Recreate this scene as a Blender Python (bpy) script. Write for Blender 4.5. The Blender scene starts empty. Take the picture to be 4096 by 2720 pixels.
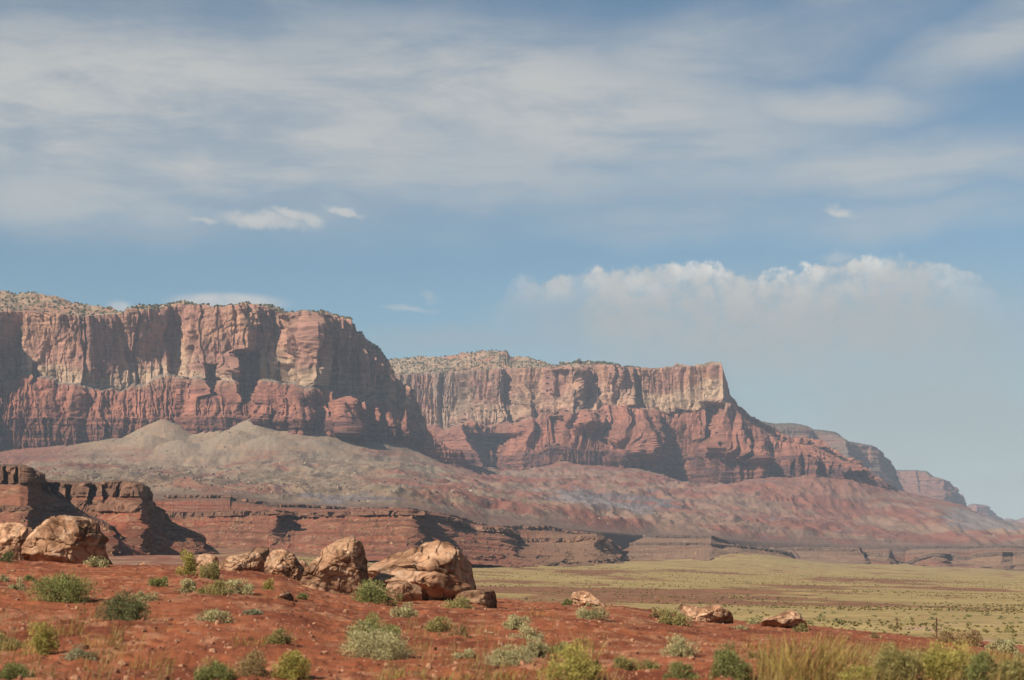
import bpy, bmesh, math, random
import numpy as np
from math import radians as R

# ------------------------------------------------------------------ camera, sky, sun, exposure
sc = bpy.context.scene
col = sc.collection
F, CX, Y0, HC = 1800.0, 512.0, 575.0, 1.6        # focal length in px, centre column, eye level row, eye height
cam_d = bpy.data.cameras.new('camera')
cam = bpy.data.objects.new('camera', cam_d); col.objects.link(cam)
cam.location = (0, 0, HC); cam.rotation_euler = (R(90), 0, 0)
cam_d.sensor_width = 36; cam_d.lens = 36 * F / 1024; cam_d.shift_y = (Y0 - 340) / 1024
cam_d.clip_start = 0.5; cam_d.clip_end = 80000
cam_d.dof.use_dof = True; cam_d.dof.focus_distance = 400; cam_d.dof.aperture_fstop = 2.4
sc.camera = cam
SUN_EL, SUN_AZ = 38.0, -131.0                     # azimuth clockwise from +Y
sun_d = bpy.data.lights.new('sun', 'SUN'); sun = bpy.data.objects.new('sun', sun_d); col.objects.link(sun)
sun_d.energy = 5.0; sun_d.angle = R(0.5); sun_d.color = (1.0, 0.91, 0.79)
sun.rotation_euler = (R(90 - SUN_EL), 0, R(180 - SUN_AZ))
sun.location = (-300, -100, 300)
sc.view_settings.view_transform = 'Standard'; sc.view_settings.look = 'None'
sc.view_settings.exposure = 0.65; sc.view_settings.gamma = 1.0; sc.view_settings.use_curve_mapping = False
try:
    sc.cycles.volume_bounces = 0; sc.cycles.use_denoising = True
except Exception: pass

def build_world():
    w = bpy.data.worlds.new('World'); sc.world = w; w.use_nodes = True
    nt = w.node_tree; nt.nodes.clear(); L = nt.links.new
    def N(t, **k):
        n = nt.nodes.new(t)
        for a, b in k.items(): setattr(n, a, b)
        return n
    def put(sock, v):
        if isinstance(v, (int, float)): sock.default_value = v
        elif isinstance(v, tuple): sock.default_value = v
        else: L(v, sock)
    def M(op, a, b=0.0, c=None, clamp=False):
        n = N('ShaderNodeMath', operation=op, use_clamp=clamp); put(n.inputs[0], a); put(n.inputs[1], b)
        if c is not None: put(n.inputs[2], c)
        return n.outputs[0]
    def VM(op, a, b=None):
        n = N('ShaderNodeVectorMath', operation=op); put(n.inputs[0], a)
        if b is not None: put(n.inputs[1], b)
        return n.outputs['Value' if op == 'LENGTH' else 'Vector']
    def ramp(v, a, b, lo=0.0, hi=1.0):
        n = N('ShaderNodeMapRange', interpolation_type='SMOOTHSTEP')
        put(n.inputs[0], v); n.inputs[1].default_value = a; n.inputs[2].default_value = b
        n.inputs[3].default_value = lo; n.inputs[4].default_value = hi
        return n.outputs[0]
    def noise(vec, scale, detail=6.0, rough=0.55, dist=0.0):
        n = N('ShaderNodeTexNoise'); L(vec, n.inputs['Vector']); n.inputs['Scale'].default_value = scale
        n.inputs['Detail'].default_value = detail; n.inputs['Roughness'].default_value = rough
        n.inputs['Distortion'].default_value = dist
        return n.outputs['Fac'], n.outputs['Color']
    def mix(f, a, b):
        n = N('ShaderNodeMix', data_type='RGBA'); put(n.inputs[0], f); put(n.inputs[6], a); put(n.inputs[7], b)
        return n.outputs[2]
    sky = N('ShaderNodeTexSky', sky_type='NISHITA'); sky.sun_disc = False
    sky.sun_elevation = R(SUN_EL); sky.sun_rotation = R(SUN_AZ % 360)
    sky.air_density = 1.0; sky.dust_density = 1.2; sky.ozone_density = 1.5; sky.altitude = 1200
    # direction of the sky as azimuth and elevation, in degrees
    tc = N('ShaderNodeTexCoord'); sx = N('ShaderNodeSeparateXYZ'); L(tc.outputs['Generated'], sx.inputs[0])
    az = M('MULTIPLY', M('ARCTAN2', sx.outputs[0], sx.outputs[1]), 180 / math.pi)
    el = M('MULTIPLY', M('ARCSINE', sx.outputs[2]), 180 / math.pi)
    cb = N('ShaderNodeCombineXYZ'); L(az, cb.inputs[0]); L(el, cb.inputs[1])
    P0 = cb.outputs[0]
    def ae(px, py):
        return (math.degrees(math.atan((px - CX) / F)), math.degrees(math.atan((Y0 - py) / math.hypot(F, px - CX))), 0.0)
    def warp(amp, scale, det=5.0):
        _, c = noise(P0, scale, det, 0.6)
        return VM('ADD', P0, VM('MULTIPLY', VM('SUBTRACT', c, (0.5, 0.5, 0.5)), (amp, amp * 0.8, 0.0)))
    Pa = warp(2.6, 0.16, 4.0)       # broad sheets
    Pb = warp(1.5, 0.75, 8.0)       # heaped clouds
    def blob(P, px, py, wx, wy, a=0.4, b=1.3, rot=0.0):
        v = VM('SUBTRACT', P, ae(px, py))
        if rot:
            n = N('ShaderNodeVectorRotate', rotation_type='Z_AXIS'); L(v, n.inputs['Vector'])
            n.inputs['Angle'].default_value = R(rot); v = n.outputs[0]
        k = 180 / math.pi / F
        v = VM('MULTIPLY', v, (1 / (wx * k), 1 / (wy * k), 0.0))
        return ramp(VM('LENGTH', v), a, b, 1.0, 0.0)
    def total(bs):
        s = bs[0][1] if bs[0][0] == 1 else M('MULTIPLY', bs[0][1], bs[0][0])
        for k, b in bs[1:]: s = M('MAXIMUM', s, M('MULTIPLY', b, k))
        return s
    # high cirrus sheets
    mp = N('ShaderNodeMapping'); L(P0, mp.inputs[0]); mp.inputs['Rotation'].default_value = (0, 0, R(-20)); mp.inputs['Scale'].default_value = (0.12, 0.56, 1)
    s1, _ = noise(mp.outputs[0], 1.0, 11.0, 0.62, 0.35)
    mp2 = N('ShaderNodeMapping'); L(P0, mp2.inputs[0]); mp2.inputs['Rotation'].default_value = (0, 0, R(16)); mp2.inputs['Scale'].default_value = (0.2, 0.56, 1)
    s2, _ = noise(mp2.outputs[0], 0.9, 8.0, 0.6, 0.4)
    streak = M('ADD', M('MULTIPLY', s1, 0.65), M('MULTIPLY', s2, 0.35))
    cir = total([(1.0, blob(Pa, 150, 110, 480, 112, 0.25, 1.3, 3)), (0.95, blob(Pa, 520, 100, 420, 90, 0.15, 1.3, 8)),
                 (0.8, blob(Pa, 70, 195, 200, 55, 0.1, 1.3)), (0.75, blob(Pa, 480, 165, 290, 60, 0.1, 1.3, -3)),
                 (0.80, blob(Pa, 830, 100, 130, 28, 0.1, 1.3, 4)), (0.78, blob(Pa, 900, 160, 240, 36, 0.1, 1.3, 0)),
                 (0.72, blob(Pa, 1000, 40, 150, 36, 0.1, 1.3, -12)), (0.7, blob(Pa, 700, 50, 240, 48, 0.1, 1.3, -8)),
                 (0.50, blob(Pa, 800, 215, 330, 30, 0.1, 1.3))])
    cir = M('MULTIPLY', cir, ramp(streak, 0.36, 0.58, 0.42, 1.0))
    # low veil at the right above the horizon
    veil = total([(0.8, blob(Pa, 830, 350, 330, 85, 0.2, 1.3)), (0.9, blob(Pa, 960, 440, 400, 130, 0.2, 1.4)), (0.5, blob(Pa, 470, 345, 160, 22, 0.1, 1.3)), (0.55, blob(Pa, 620, 330, 160, 50, 0.1, 1.3))])
    veil = M('MULTIPLY', veil, ramp(s2, 0.2, 0.6, 0.62, 1.0))
    # heaped clouds
    n1, _ = noise(P0, 1.6, 9.0, 0.62)
    n3, _ = noise(P0, 0.8, 7.0, 0.6)
    def puffs(scale, w):
        n = N('ShaderNodeTexVoronoi', voronoi_dimensions='2D', feature='SMOOTH_F1'); n.inputs['Scale'].default_value = scale
        n.inputs['Smoothness'].default_value = 0.35; n.inputs['Detail'].default_value = 0.0
        L(VM('ADD', P0, VM('MULTIPLY', VM('SUBTRACT', noise(P0, 0.9, 4.0)[1], (0.5, 0.5, 0.5)), (w, w, 0.0))), n.inputs['Vector'])
        return M('SUBTRACT', 0.5, n.outputs['Distance'])
    pf = M('ADD', M('MULTIPLY', puffs(0.7, 0.9), 0.34), M('MULTIPLY', puffs(2.2, 0.5), 0.13))
    fluff = M('ADD', M('SUBTRACT', pf, 0.06), M('ADD', M('MULTIPLY', M('SUBTRACT', n1, 0.5), 0.5), M('MULTIPLY', M('SUBTRACT', n3, 0.5), 0.8)))
    fc = N('ShaderNodeFloatCurve'); cv = fc.mapping.curves[0]
    prof = [(480,316),(500,300),(505,287),(512,279),(529,274),(559,270),(600,263),(629,263),(663,261),(694,263),(729,266),(746,270),(776,272),(807,266),(850,259),(893,253),(928,257),(963,268),(993,283),(1010,294),(1030,306)]
    pts = [(0.0, 0.0)] + [((ae(x, y)[0] + 18) / 36, ae(x, y)[1] / 18) for x, y in prof] + [(1.0, 0.35)]
    cv.points[0].location = pts[0]; cv.points[1].location = pts[-1]
    for p in pts[1:-1]: cv.points.new(*p)
    fc.mapping.update(); L(M('DIVIDE', M('ADD', az, 18.0), 36.0), fc.inputs['Value'])
    below = M('SUBTRACT', M('ADD', M('MULTIPLY', fc.outputs[0], 18.0), fluff), el)          # degrees under the cloud tops
    bank = M('MULTIPLY', ramp(below, 0.0, 0.25), ramp(below, 1.0, 4.6, 1.0, 0.0))
    bank = M('MULTIPLY', bank, M('MULTIPLY', ramp(n1, 0.3, 0.6, 0.5, 1.0), ramp(n3, 0.3, 0.55, 0.6, 1.0)))
    bank = M('MULTIPLY', bank, ramp(az, -1.0, 1.8)); bank = M('MULTIPLY', bank, ramp(az, 11.5, 16.4, 1.0, 0.0))
    bank = M('MULTIPLY', bank, M('MAXIMUM', ramp(az, 1.4, 3.2), ramp(below, 0.5, 1.3, 1.0, 0.25)))
    Pc = warp(0.9, 1.5, 7.0)
    cum = total([(1.0, blob(Pc, 262, 221, 46, 9, 0.3, 1.25, 6)), (1.0, blob(Pc, 296, 217, 30, 8, 0.3, 1.2, 14)), (0.95, blob(Pc, 343, 211, 20, 4.5, 0.2, 1.25, 16)), (0.8, blob(Pc, 205, 220, 17, 4, 0.2, 1.3)),
                 (0.95, blob(Pc, 842, 213, 17, 5, 0.2, 1.25, 14)), (0.95, blob(P0, 228, 303, 62, 11, 0.5, 1.15)), (0.75, blob(P0, 120, 308, 14, 8, 0.3, 1.2)),
                 (0.5, blob(Pb, 408, 310, 30, 4, 0.1, 1.3)), (0.4, blob(Pb, 432, 297, 10, 5, 0.1, 1.3)), (0.5, blob(Pb, 835, 256, 16, 6, 0.2, 1.3))])
    cum = M('MULTIPLY', cum, ramp(n1, 0.25, 0.6, 0.55, 1.0))
    tint = N('ShaderNodeMix', data_type='RGBA', blend_type='MULTIPLY'); tint.inputs[0].default_value = 1.0
    L(sky.outputs[0], tint.inputs[6]); tint.inputs[7].default_value = (*SKY_TINT, 1)
    c = tint.outputs[2]
    c = mix(M('MULTIPLY', veil, 0.80), c, (*VEIL_C, 1))
    c = mix(M('MULTIPLY', cir, 0.94), c, (*CIRRUS_C, 1))
    c = mix(M('MULTIPLY', bank, 0.92), c, mix(M('MULTIPLY', ramp(below, 0.1, 1.7, 1.0, 0.0), M('MULTIPLY', ramp(pf, -0.06, 0.22, 0.3, 1.0), ramp(n3, 0.35, 0.6, 0.5, 1.0))), (*CUM_LO, 1), (*CUM_HI, 1)))
    c = mix(M('MULTIPLY', cum, 0.85), c, (*CUM_MID, 1))
    bg = N('ShaderNodeBackground'); L(c, bg.inputs[0]); bg.inputs[1].default_value = 0.05
    out = N('ShaderNodeOutputWorld'); L(bg.outputs[0], out.inputs[0])
SKY_TINT = (0.98, 1.14, 1.09)
CIRRUS_C = (7.1, 7.1, 6.85); VEIL_C = (4.8, 5.05, 4.9); CUM_LO = (5.6, 5.8, 5.75); CUM_HI = (10.4, 10.0, 9.3); CUM_MID = (7.6, 7.5, 7.2)
build_world()

# ------------------------------------------------------------------ noise and mesh helpers
rng = np.random.default_rng(11)
_perm = np.concatenate([rng.permutation(256)] * 3).astype(np.int32)
_g = rng.normal(size=(256, 3)); _g /= np.linalg.norm(_g, axis=1)[:, None]; _g = _g.astype(np.float32)
def pn(x, y, z):
    x, y, z = (np.asarray(a, np.float64) for a in np.broadcast_arrays(x, y, z))
    xf, yf, zf = np.floor(x), np.floor(y), np.floor(z)
    xi, yi, zi = (a.astype(np.int64) & 255 for a in (xf, yf, zf))
    x, y, z = (x - xf).astype(np.float32), (y - yf).astype(np.float32), (z - zf).astype(np.float32)
    u, v, w = (t * t * t * (t * (t * 6 - 15) + 10) for t in (x, y, z))
    def corner(i, j, k):
        g = _g[_perm[_perm[_perm[xi + i] + yi + j] + zi + k]]
        return g[..., 0] * (x - i) + g[..., 1] * (y - j) + g[..., 2] * (z - k)
    def lerp(a, b, t): return a + (b - a) * t
    return lerp(lerp(lerp(corner(0, 0, 0), corner(1, 0, 0), u), lerp(corner(0, 1, 0), corner(1, 1, 0), u), v),
                lerp(lerp(corner(0, 0, 1), corner(1, 0, 1), u), lerp(corner(0, 1, 1), corner(1, 1, 1), u), v), w)
def fbm(x, y, z, o=4, g=0.5):
    s, a, t = 0.0, 1.0, 0.0
    for i in range(o):
        s = s + a * pn(x * 2.03 ** i + 17.3 * i, y * 2.03 ** i + 5.1 * i, z * 2.03 ** i + 9.7 * i); a *= g
    return s * 1.5
def ridge(x, y, z, o=3, g=0.5):
    s, a = 0.0, 1.0
    for i in range(o):
        s = s + a * (1 - 2.2 * np.abs(pn(x * 2.1 ** i + 31.7 * i, y * 2.1 ** i + 3.3 * i, z * 2.1 ** i + 7.9 * i))); a *= g
    return s
def sstep(a, b, x):
    t = np.clip((x - a) / (b - a), 0, 1); return t * t * (3 - 2 * t)
ALB = 0.60                                        # sunlit picture values -> surface albedo
def lin(c):
    c = np.asarray(c, float) / 255.0
    return ALB * np.where(c <= 0.04045, c / 12.92, ((c + 0.055) / 1.055) ** 2.4)
def mixc(a, b, t): return a + (b - a) * np.asarray(t)[..., None]
def itp(px, pts, k=1):
    """pts: rows (px, value, ...) -> value number k at px"""
    a = np.array([p[0] for p in pts], float); b = np.array([p[k] for p in pts], float)
    return np.interp(px, a, b)
def world(px, py, Y): return np.stack([(px - CX) / F * Y, Y, HC + (Y0 - py) / F * Y], -1)

def mesh_obj(name, V, faces, mat, cols=None, smooth=False, parent=None):
    V = np.asarray(V, np.float32).reshape(-1, 3); faces = np.asarray(faces, np.int32); n = faces.shape[1]
    me = bpy.data.meshes.new(name)
    me.vertices.add(len(V)); me.vertices.foreach_set('co', V.ravel())
    me.loops.add(faces.size); me.loops.foreach_set('vertex_index', faces.ravel())
    me.polygons.add(len(faces)); me.polygons.foreach_set('loop_start', np.arange(0, faces.size, n, dtype=np.int32))
    me.update(calc_edges=True)
    me.polygons.foreach_set('use_smooth', np.full(len(faces), smooth, dtype=bool))
    if cols is not None:
        a = me.color_attributes.new('tone', 'FLOAT_COLOR', 'POINT')
        c = np.ones((len(V), 4), np.float32); c[:, :3] = np.clip(np.asarray(cols).reshape(-1, 3), 0.003, 0.95)
        a.data.foreach_set('color', c.ravel())
    me.materials.append(mat)
    o = bpy.data.objects.new(name, me); col.objects.link(o)
    if parent is not None: o.parent = parent
    return o
def grid_faces(nv, nx):
    i = np.arange(nv * nx).reshape(nv, nx)
    return np.stack([i[:-1, :-1], i[1:, :-1], i[1:, 1:], i[:-1, 1:]], -1).reshape(-1, 4)
def grid_obj(name, P, cols, mat, smooth=False):
    return mesh_obj(name, P, grid_faces(*P.shape[:2]), mat, cols, smooth)
def tag(o, label=None, cat=None, group=None, kind=None):
    for k, v in (('label', label), ('category', cat), ('group', group), ('kind', kind)):
        if v: o[k] = v
    return o

def make_mat(name, scale=0.5, var=0.25, bump=0.0, bscale=1.0, rough=0.95, base=None, spec=0.1, transl=0.0):
    """surface whose colour is the 'tone' attribute (or base), broken up by procedural noise"""
    m = bpy.data.materials.new(name); m.use_nodes = True; nt = m.node_tree; L = nt.links.new
    bs = nt.nodes['Principled BSDF']; bs.inputs['Roughness'].default_value = rough
    bs.inputs['Specular IOR Level'].default_value = spec
    tc = nt.nodes.new('ShaderNodeTexCoord')
    n = nt.nodes.new('ShaderNodeTexNoise'); L(tc.outputs['Object'], n.inputs['Vector'])
    n.inputs['Scale'].default_value = scale; n.inputs['Detail'].default_value = 8; n.inputs['Roughness'].default_value = 0.65
    mr = nt.nodes.new('ShaderNodeMapRange'); L(n.outputs['Fac'], mr.inputs[0])
    mr.inputs[1].default_value = 0.25; mr.inputs[2].default_value = 0.75; mr.inputs[3].default_value = 1 - var; mr.inputs[4].default_value = 1 + var
    mx = nt.nodes.new('ShaderNodeVectorMath'); mx.operation = 'SCALE'
    if base is None:
        at = nt.nodes.new('ShaderNodeAttribute'); at.attribute_name = 'tone'; L(at.outputs['Color'], mx.inputs[0])
    else: mx.inputs[0].default_value = base
    L(mr.outputs[0], mx.inputs['Scale']); L(mx.outputs[0], bs.inputs['Base Color'])
    if bump:
        b = nt.nodes.new('ShaderNodeBump'); b.inputs['Strength'].default_value = bump; b.inputs['Distance'].default_value = 0.1 / bscale * 4
        n2 = nt.nodes.new('ShaderNodeTexNoise'); L(tc.outputs['Object'], n2.inputs['Vector'])
        n2.inputs['Scale'].default_value = bscale; n2.inputs['Detail'].default_value = 10; n2.inputs['Roughness'].default_value = 0.7
        L(n2.outputs['Fac'], b.inputs['Height']); L(b.outputs[0], bs.inputs['Normal'])
    if transl:
        t = nt.nodes.new('ShaderNodeBsdfTranslucent'); L(mx.outputs[0], t.inputs[0])
        ms = nt.nodes.new('ShaderNodeMixShader'); ms.inputs[0].default_value = transl
        L(bs.outputs[0], ms.inputs[1]); L(t.outputs[0], ms.inputs[2]); L(ms.outputs[0], nt.nodes['Material Output'].inputs['Surface'])
    return m
M_CLIFF = make_mat('cliff_rock', 0.08, 0.22)
M_MESA = make_mat('mesa_rock', 0.5, 0.28)
M_TALUS = make_mat('talus_soil', 0.12, 0.18)
M_PLAIN = make_mat('plain_soil', 0.8, 0.25)
M_DIRT = make_mat('red_dirt', 3.0, 0.35, 0.5, 14.0)
M_BOULDER = make_mat('sandstone', 1.7, 0.33, 0.55, 6.0)
M_RUBBLE = make_mat('rubble_stone', 0.3, 0.2)
M_LEAF = make_mat('leaf', 6.0, 0.2, rough=0.7, transl=0.25)
M_STEM = make_mat('woody_stem', 9.0, 0.25, base=(0.11, 0.075, 0.045))
M_RUST = make_mat('rusty_steel', 12.0, 0.3, base=(0.09, 0.04, 0.025), rough=0.8)
M_PALE = make_mat('pale_limestone', 4.0, 0.25, 0.4, 10.0, base=(0.42, 0.31, 0.23))

# ------------------------------------------------------------------ lofted landforms
def loft(pxs, rows, counts):
    """rows: (py array, distance array); counts: samples per gap -> PX, PY, Y, V (row index)"""
    PY, YY, VV = [], [], []
    for k, c in enumerate(counts):
        t = np.linspace(0, 1, c, endpoint=(k == len(counts) - 1))
        for s in t:
            PY.append(rows[k][0] * (1 - s) + rows[k + 1][0] * s); YY.append(rows[k][1] * (1 - s) + rows[k + 1][1] * s)
            VV.append(np.full_like(pxs, k + s))
    PY, YY, VV = np.array(PY), np.array(YY), np.array(VV)
    return np.broadcast_to(pxs, PY.shape), PY, YY, VV
def outward(P):
    """plan-view outward direction (towards the viewer side) of a lofted wall"""
    dX = np.gradient(P[..., 0], axis=1); dY = np.gradient(P[..., 1], axis=1)
    k = 23; ker = np.ones(k) / k
    sm = lambda a: np.apply_along_axis(lambda r: np.convolve(np.pad(r, k // 2, mode='edge'), ker, 'valid'), 1, a)
    dX, dY = sm(dX), .6 * sm(dY); n = np.hypot(dX, dY) + 1e-9
    return np.stack([dY / n, -dX / n, np.zeros_like(n)], -1)
def dent(PX, PY, x0, x1, y0, y1, d, sx=2.0, sy=3.0):
    return d * sstep(x0 - sx, x0 + sx * .3, PX) * (1 - sstep(x1 - sx * .3, x1 + sx * 2, PX)) * sstep(y0 - sy, y0 + sy, PY) * (1 - sstep(y1 - sy, y1 + sy, PY))
def cellsteps(x, z, seed, n=3):
    """blocky slabs: plateaus of a warped noise with sharp sides, as rock breaks along joints"""
    a = fbm(x, z, seed, 3); q = a * n
    return (np.floor(q) + sstep(0.35, 0.65, q - np.floor(q))) / n

def hsh(a, b, c=0.0):
    q = np.sin(a * 127.1 + b * 311.7 + c * 74.7) * 43758.5453; return 2 * (q - np.floor(q)) - 1
def columns(s, z, w, zh, seed):
    """joint-bounded slabs: each column of rock stands at its own depth and faces its own way"""
    u = s / w + .6 * fbm(s / (2.2 * w), z / (3.5 * w), seed, 2); i = np.floor(u); f = u - i
    q = z / zh + 5 * hsh(i, seed) + .35 * fbm(s / w, z / zh, seed + 3, 2); k = np.floor(q)
    return hsh(i, k, seed) * .55 + hsh(i + 9, k, seed + 1) * (f - .5) * 1.1
def crack(s, z, w, h, seed, thin=.05):
    return np.exp(-(pn(s / w + .3 * pn(s / w, z / w, seed), z / h, seed) / thin) ** 2)
def arc(P, row, cap=2.6):
    x, y = P[row, :, 0], P[row, :, 1]; d = np.hypot(np.diff(x), np.diff(y)); d = np.minimum(d, cap * np.abs(np.diff(x)).mean())
    return np.concatenate([[0], np.cumsum(d)])[None, :] + 0 * P[..., 0]
ORANGE, PINK, CREAM = lin((186, 139, 111)), lin((172, 126, 108)), lin((197, 167, 137))
REDC, PURPLE, GREYR = lin((156, 104, 85)), lin((114, 80, 76)), lin((150, 134, 118))
TALUSC, REDS, BLUEG, TANS = lin((158, 138, 116)), lin((148, 95, 80)), lin((132, 126, 126)), lin((176, 146, 116))
VARN = lin((112, 78, 68))

# --- western massif
SKY1 = [(-70,297),(0,294),(6,293),(32,294),(51,297),(66,301),(89,306),(111,309.5),(124,312),(127,307.5),(153,308),(165,305.5),(171,302),(178,302.5),(189,304.5),(204,304),(212,305.5),(227,306),(237,305),(243,302.5),(246,301),(250,304),(263,304.6),(274,309),(289,312),(314,312),(328,314),(337,315),(344,316.5),(350,319),(353,328),(355,333),(361,332),(366,339),(374,346),(380,351),(382,357),(389,360),(393,376),(400,385),(414,392),(417,409),(420,426),(423,440),(428,455)]
TOP1 = [(-70,313),(0,312),(20,311),(50,313),(80,316),(105,315),(124,314),(127,309),(153,310),(171,305),(246,304),(263,308),(289,314),(314,314),(337,317),(350,321),(355,334),(382,358),(393,377),(400,386),(414,393),(420,427),(428,455)]
MID1 = [(-70,384),(0,380),(25,372),(45,376),(75,384),(100,388),(120,388),(150,380),(165,374),(200,377),(225,378),(270,378),(300,384),(330,388),(345,392),(380,398),(400,404),(414,410),(420,430),(428,456)]
LOW1 = [(-70,418),(0,418),(60,417),(100,418),(150,417),(200,416),(260,414),(300,418),(350,422),(380,424),(400,428),(414,432),(420,440),(428,458)]
BASE1 = [(-70,452),(0,449),(60,444),(110,438),(150,434),(190,434),(260,430),(300,433),(327,431),(352,437),(372,439.6),(402,444),(420,450),(428,462)]
DUP1 = [(-70,3250),(-32,3250),(-20,3290),(0,3390),(19,3430),(25,3370),(40,3365),(78,3345),(90,3350),(97,3380),(140,3436),(167,3474),(170,3520),(180,3526),(187,3482),(215,3440),(232,3425),(246,3420),(262,3490),(285,3490),(300,3450),(314,3440),(319,3470),(327,3520),(355,3568),(380,3608),(400,3645),(420,3690),(428,3720)]
DLO1 = [(-70,3230),(0,3300),(60,3300),(90,3300),(108,3325),(150,3340),(183,3355),(187,3400),(192,3360),(215,3350),(260,3370),(300,3345),(318,3370),(330,3420),(352,3458),(372,3496),(402,3550),(420,3600),(428,3640)]
def build_west():
    px = np.arange(-70, 428, 0.62)
    rag = fbm(px / 6, 0, 3.3, 4) * 1.3 * sstep(120, 130, px)
    sky, top, mid, low, base = (itp(px, t) for t in (SKY1, TOP1, MID1, LOW1, BASE1))
    sky = sky + rag * 0.8; top = np.maximum(top + rag, sky + 0.8)
    du, dl = itp(px, DUP1), itp(px, DLO1)
    cap = itp(px, [(-70, 420), (90, 300), (125, 60), (240, 40), (252, 110), (276, 60), (340, 30), (428, 20)])
    mid = mid + 5 * fbm(px / 22, 0, 4.1, 4) * (1 - sstep(380, 415, px)); low = low + 1.2 * fbm(px / 20, 0, 5.5, 3) * (1 - sstep(380, 415, px))
    lean = 22 + 50 * np.exp(-((px - 190) / 22) ** 2); back = itp(px, [(-70, 1600), (240, 1600), (320, 250), (428, 40)])
    gap = np.clip(du - lean - 4 - (np.minimum(dl, du - 30) - 30), 0, None); step = np.clip(gap - 75, 0, None) + .15 * np.minimum(gap, 75)
    rows = [(sky + 6, du + cap + back), (sky, du + cap), (top, du), (top + (mid - top) * .62, du - 6 - .5 * (lean - 22)), (mid, du - lean), (mid + 3 * (1 - sstep(380, 428, px)), du - lean - 4 - step),
            (low, np.minimum(dl, du - 30) - 30), (low + 1.5, np.minimum(dl, du - 30) - 38), (base, np.minimum(dl, du - 30) - 62), (base + 26, np.minimum(dl, du - 30) - 75)]
    PX, PY, YY, V = loft(px, rows, [4, 26, 74, 44, 8, 56, 6, 44, 26])
    YY = YY + dent(PX, PY, 204, 219, 366, 396, 55) + dent(PX, PY, 236, 261, 352, 403, 95, 3) + dent(PX, PY, 33, 38, 364, 384, 30) + dent(PX, PY, 86, 96, 378, 420, 10) \
        + dent(PX, PY, 184, 188, 380, 428, 60, 1.5) + dent(PX, PY, 284, 292, 318, 362, 20) + dent(PX, PY, 272, 279, 312, 340, 18)
    for (c, w, a, ya, yb) in [(265, 5, 26, 318, 372), (278, 3.5, 30, 312, 358), (293, 4, 26, 312, 360), (303, 6, 34, 320, 398), (311, 5, 40, 322, 392), (285, 8, 30, 388, 424), (262, 9, 30, 395, 424), (302, 6, 36, 392, 424), (342, 7, 100, 398, 436), (323, 4, 30, 340, 395), (334, 3, 26, 330, 400), (346, 4, 34, 345, 402), (360, 5, 44, 352, 415), (373, 4, 36, 362, 420), (386, 5, 40, 380, 424), (400, 4, 34, 392, 436)]:
        YY = YY - a * np.exp(-((PX - c) / w) ** 2) * sstep(ya - 6, ya + 6, PY) * (1 - sstep(yb - 3, yb + 10, PY))
    P = world(PX, PY, YY); n = outward(P)
    X, Y, Z = P[..., 0], P[..., 1], P[..., 2]
    upper = sstep(1.7, 2.1, V) * (1 - sstep(3.9, 4.6, V)); lower = sstep(4.6, 5.2, V); foot = sstep(6.8, 7.2, V)
    flute = ridge(X / 46, Y / 46, Z / 260, 3)
    ru = sstep(225, 262, PX)                                      # the eastern half is more deeply fluted
    S = arc(P, 60)
    d = upper * (flute * (3 + 9 * ru) + (7 + 7 * ru) * columns(S, Z, 40, 260, 1.0) + (4 + 5 * ru) * columns(S, Z, 11, 120, 2.0) + 9 * cellsteps(X / 60, Z / 75, 3.4, 3) + 3 * fbm(X / 14, Y / 14, Z / 24, 3) - 9 * crack(S, Z, 42, 300, 1.5))
    butt = ridge((X + 18 * fbm(X / 90, Y / 90, Z / 90, 2)) / 62, Y / 62, Z / 230, 3)
    fr = np.clip(V - 5, 0, 1); spur = 1 - 2.0 * np.abs(pn(S / 60 + .4 * fbm(S / 80, Z / 80, 2.2, 2), Z / 420, 7.7)) + .45 * (1 - 2 * np.abs(pn(S / 23 + .3 * fbm(S / 30, Z / 40, 4.2, 2), Z / 260, 1.7)))
    d = d + lower * ((spur - .55) * (6 + 30 * fr)) + lower * (1 - foot) * (butt * 6 + 8 * columns(S + .25 * Z, Z, 24, 260, 3.0) + 6.5 * columns(S, Z, 8, 110, 4.0) + 4 * fbm(X / 10, Y / 10, Z / 18, 3) - 8 * crack(S, Z, 30, 200, 2.5)) + foot * (ridge(X / 22, Y / 22, Z / 160, 3) * 8 + 7 * columns(S, Z, 9, 50, 5.0) - 6 * crack(S, Z, 14, 120, 3.5, .09))
    strata = fbm(X / 400, Y / 400, Z / 7.5, 3)
    d = d + (upper * .8 + lower * .7 + foot * 3.6) * strata + 1.6 * fbm(X / 7, Y / 7, Z / 9, 2) * sstep(1.0, 2.0, V)
    P = P + n * d[..., None]
    capm = sstep(0.6, 1.0, V) * (1 - sstep(1.85, 2.0, V))
    P[..., 2] += capm * (7 * fbm(X / 45, Y / 45, 1.7, 4) + 3 * cellsteps(X / 60, Y / 60, 8.8, 3))
    # tone
    s = np.clip((V - 2) / 2, 0, 1)
    vst = fbm(X / 16, Y / 16, Z / 130, 4)                       # streaks running down the wall
    big = fbm(X / 120, Y / 120, Z / 70, 4)
    c = mixc(PINK * 1.0, ORANGE, sstep(-.4, .5, big))
    c = mixc(c, CREAM, sstep(0.48, 0.85, s + .36 * big + .12 * strata) * .85)
    c = mixc(c, VARN, sstep(.12, .7, vst + .25 * fbm(X / 200, Y / 200, Z / 100, 2)) * .75 * (1 - .6 * sstep(.6, .8, s)))
    low_c = mixc(REDC, REDC * 1.28, sstep(-.3, .6, big)); low_c = mixc(low_c, PURPLE, sstep(.1, .6, vst) * .5)
    c = mixc(c, low_c, sstep(4.5, 5.5, V + .5 * big + .25 * spur)); c = mixc(c, GREYR, sstep(3.95, 4.2, V) * (1 - sstep(4.8, 5.1, V)) * sstep(-.5, .3, big + .3))
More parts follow.
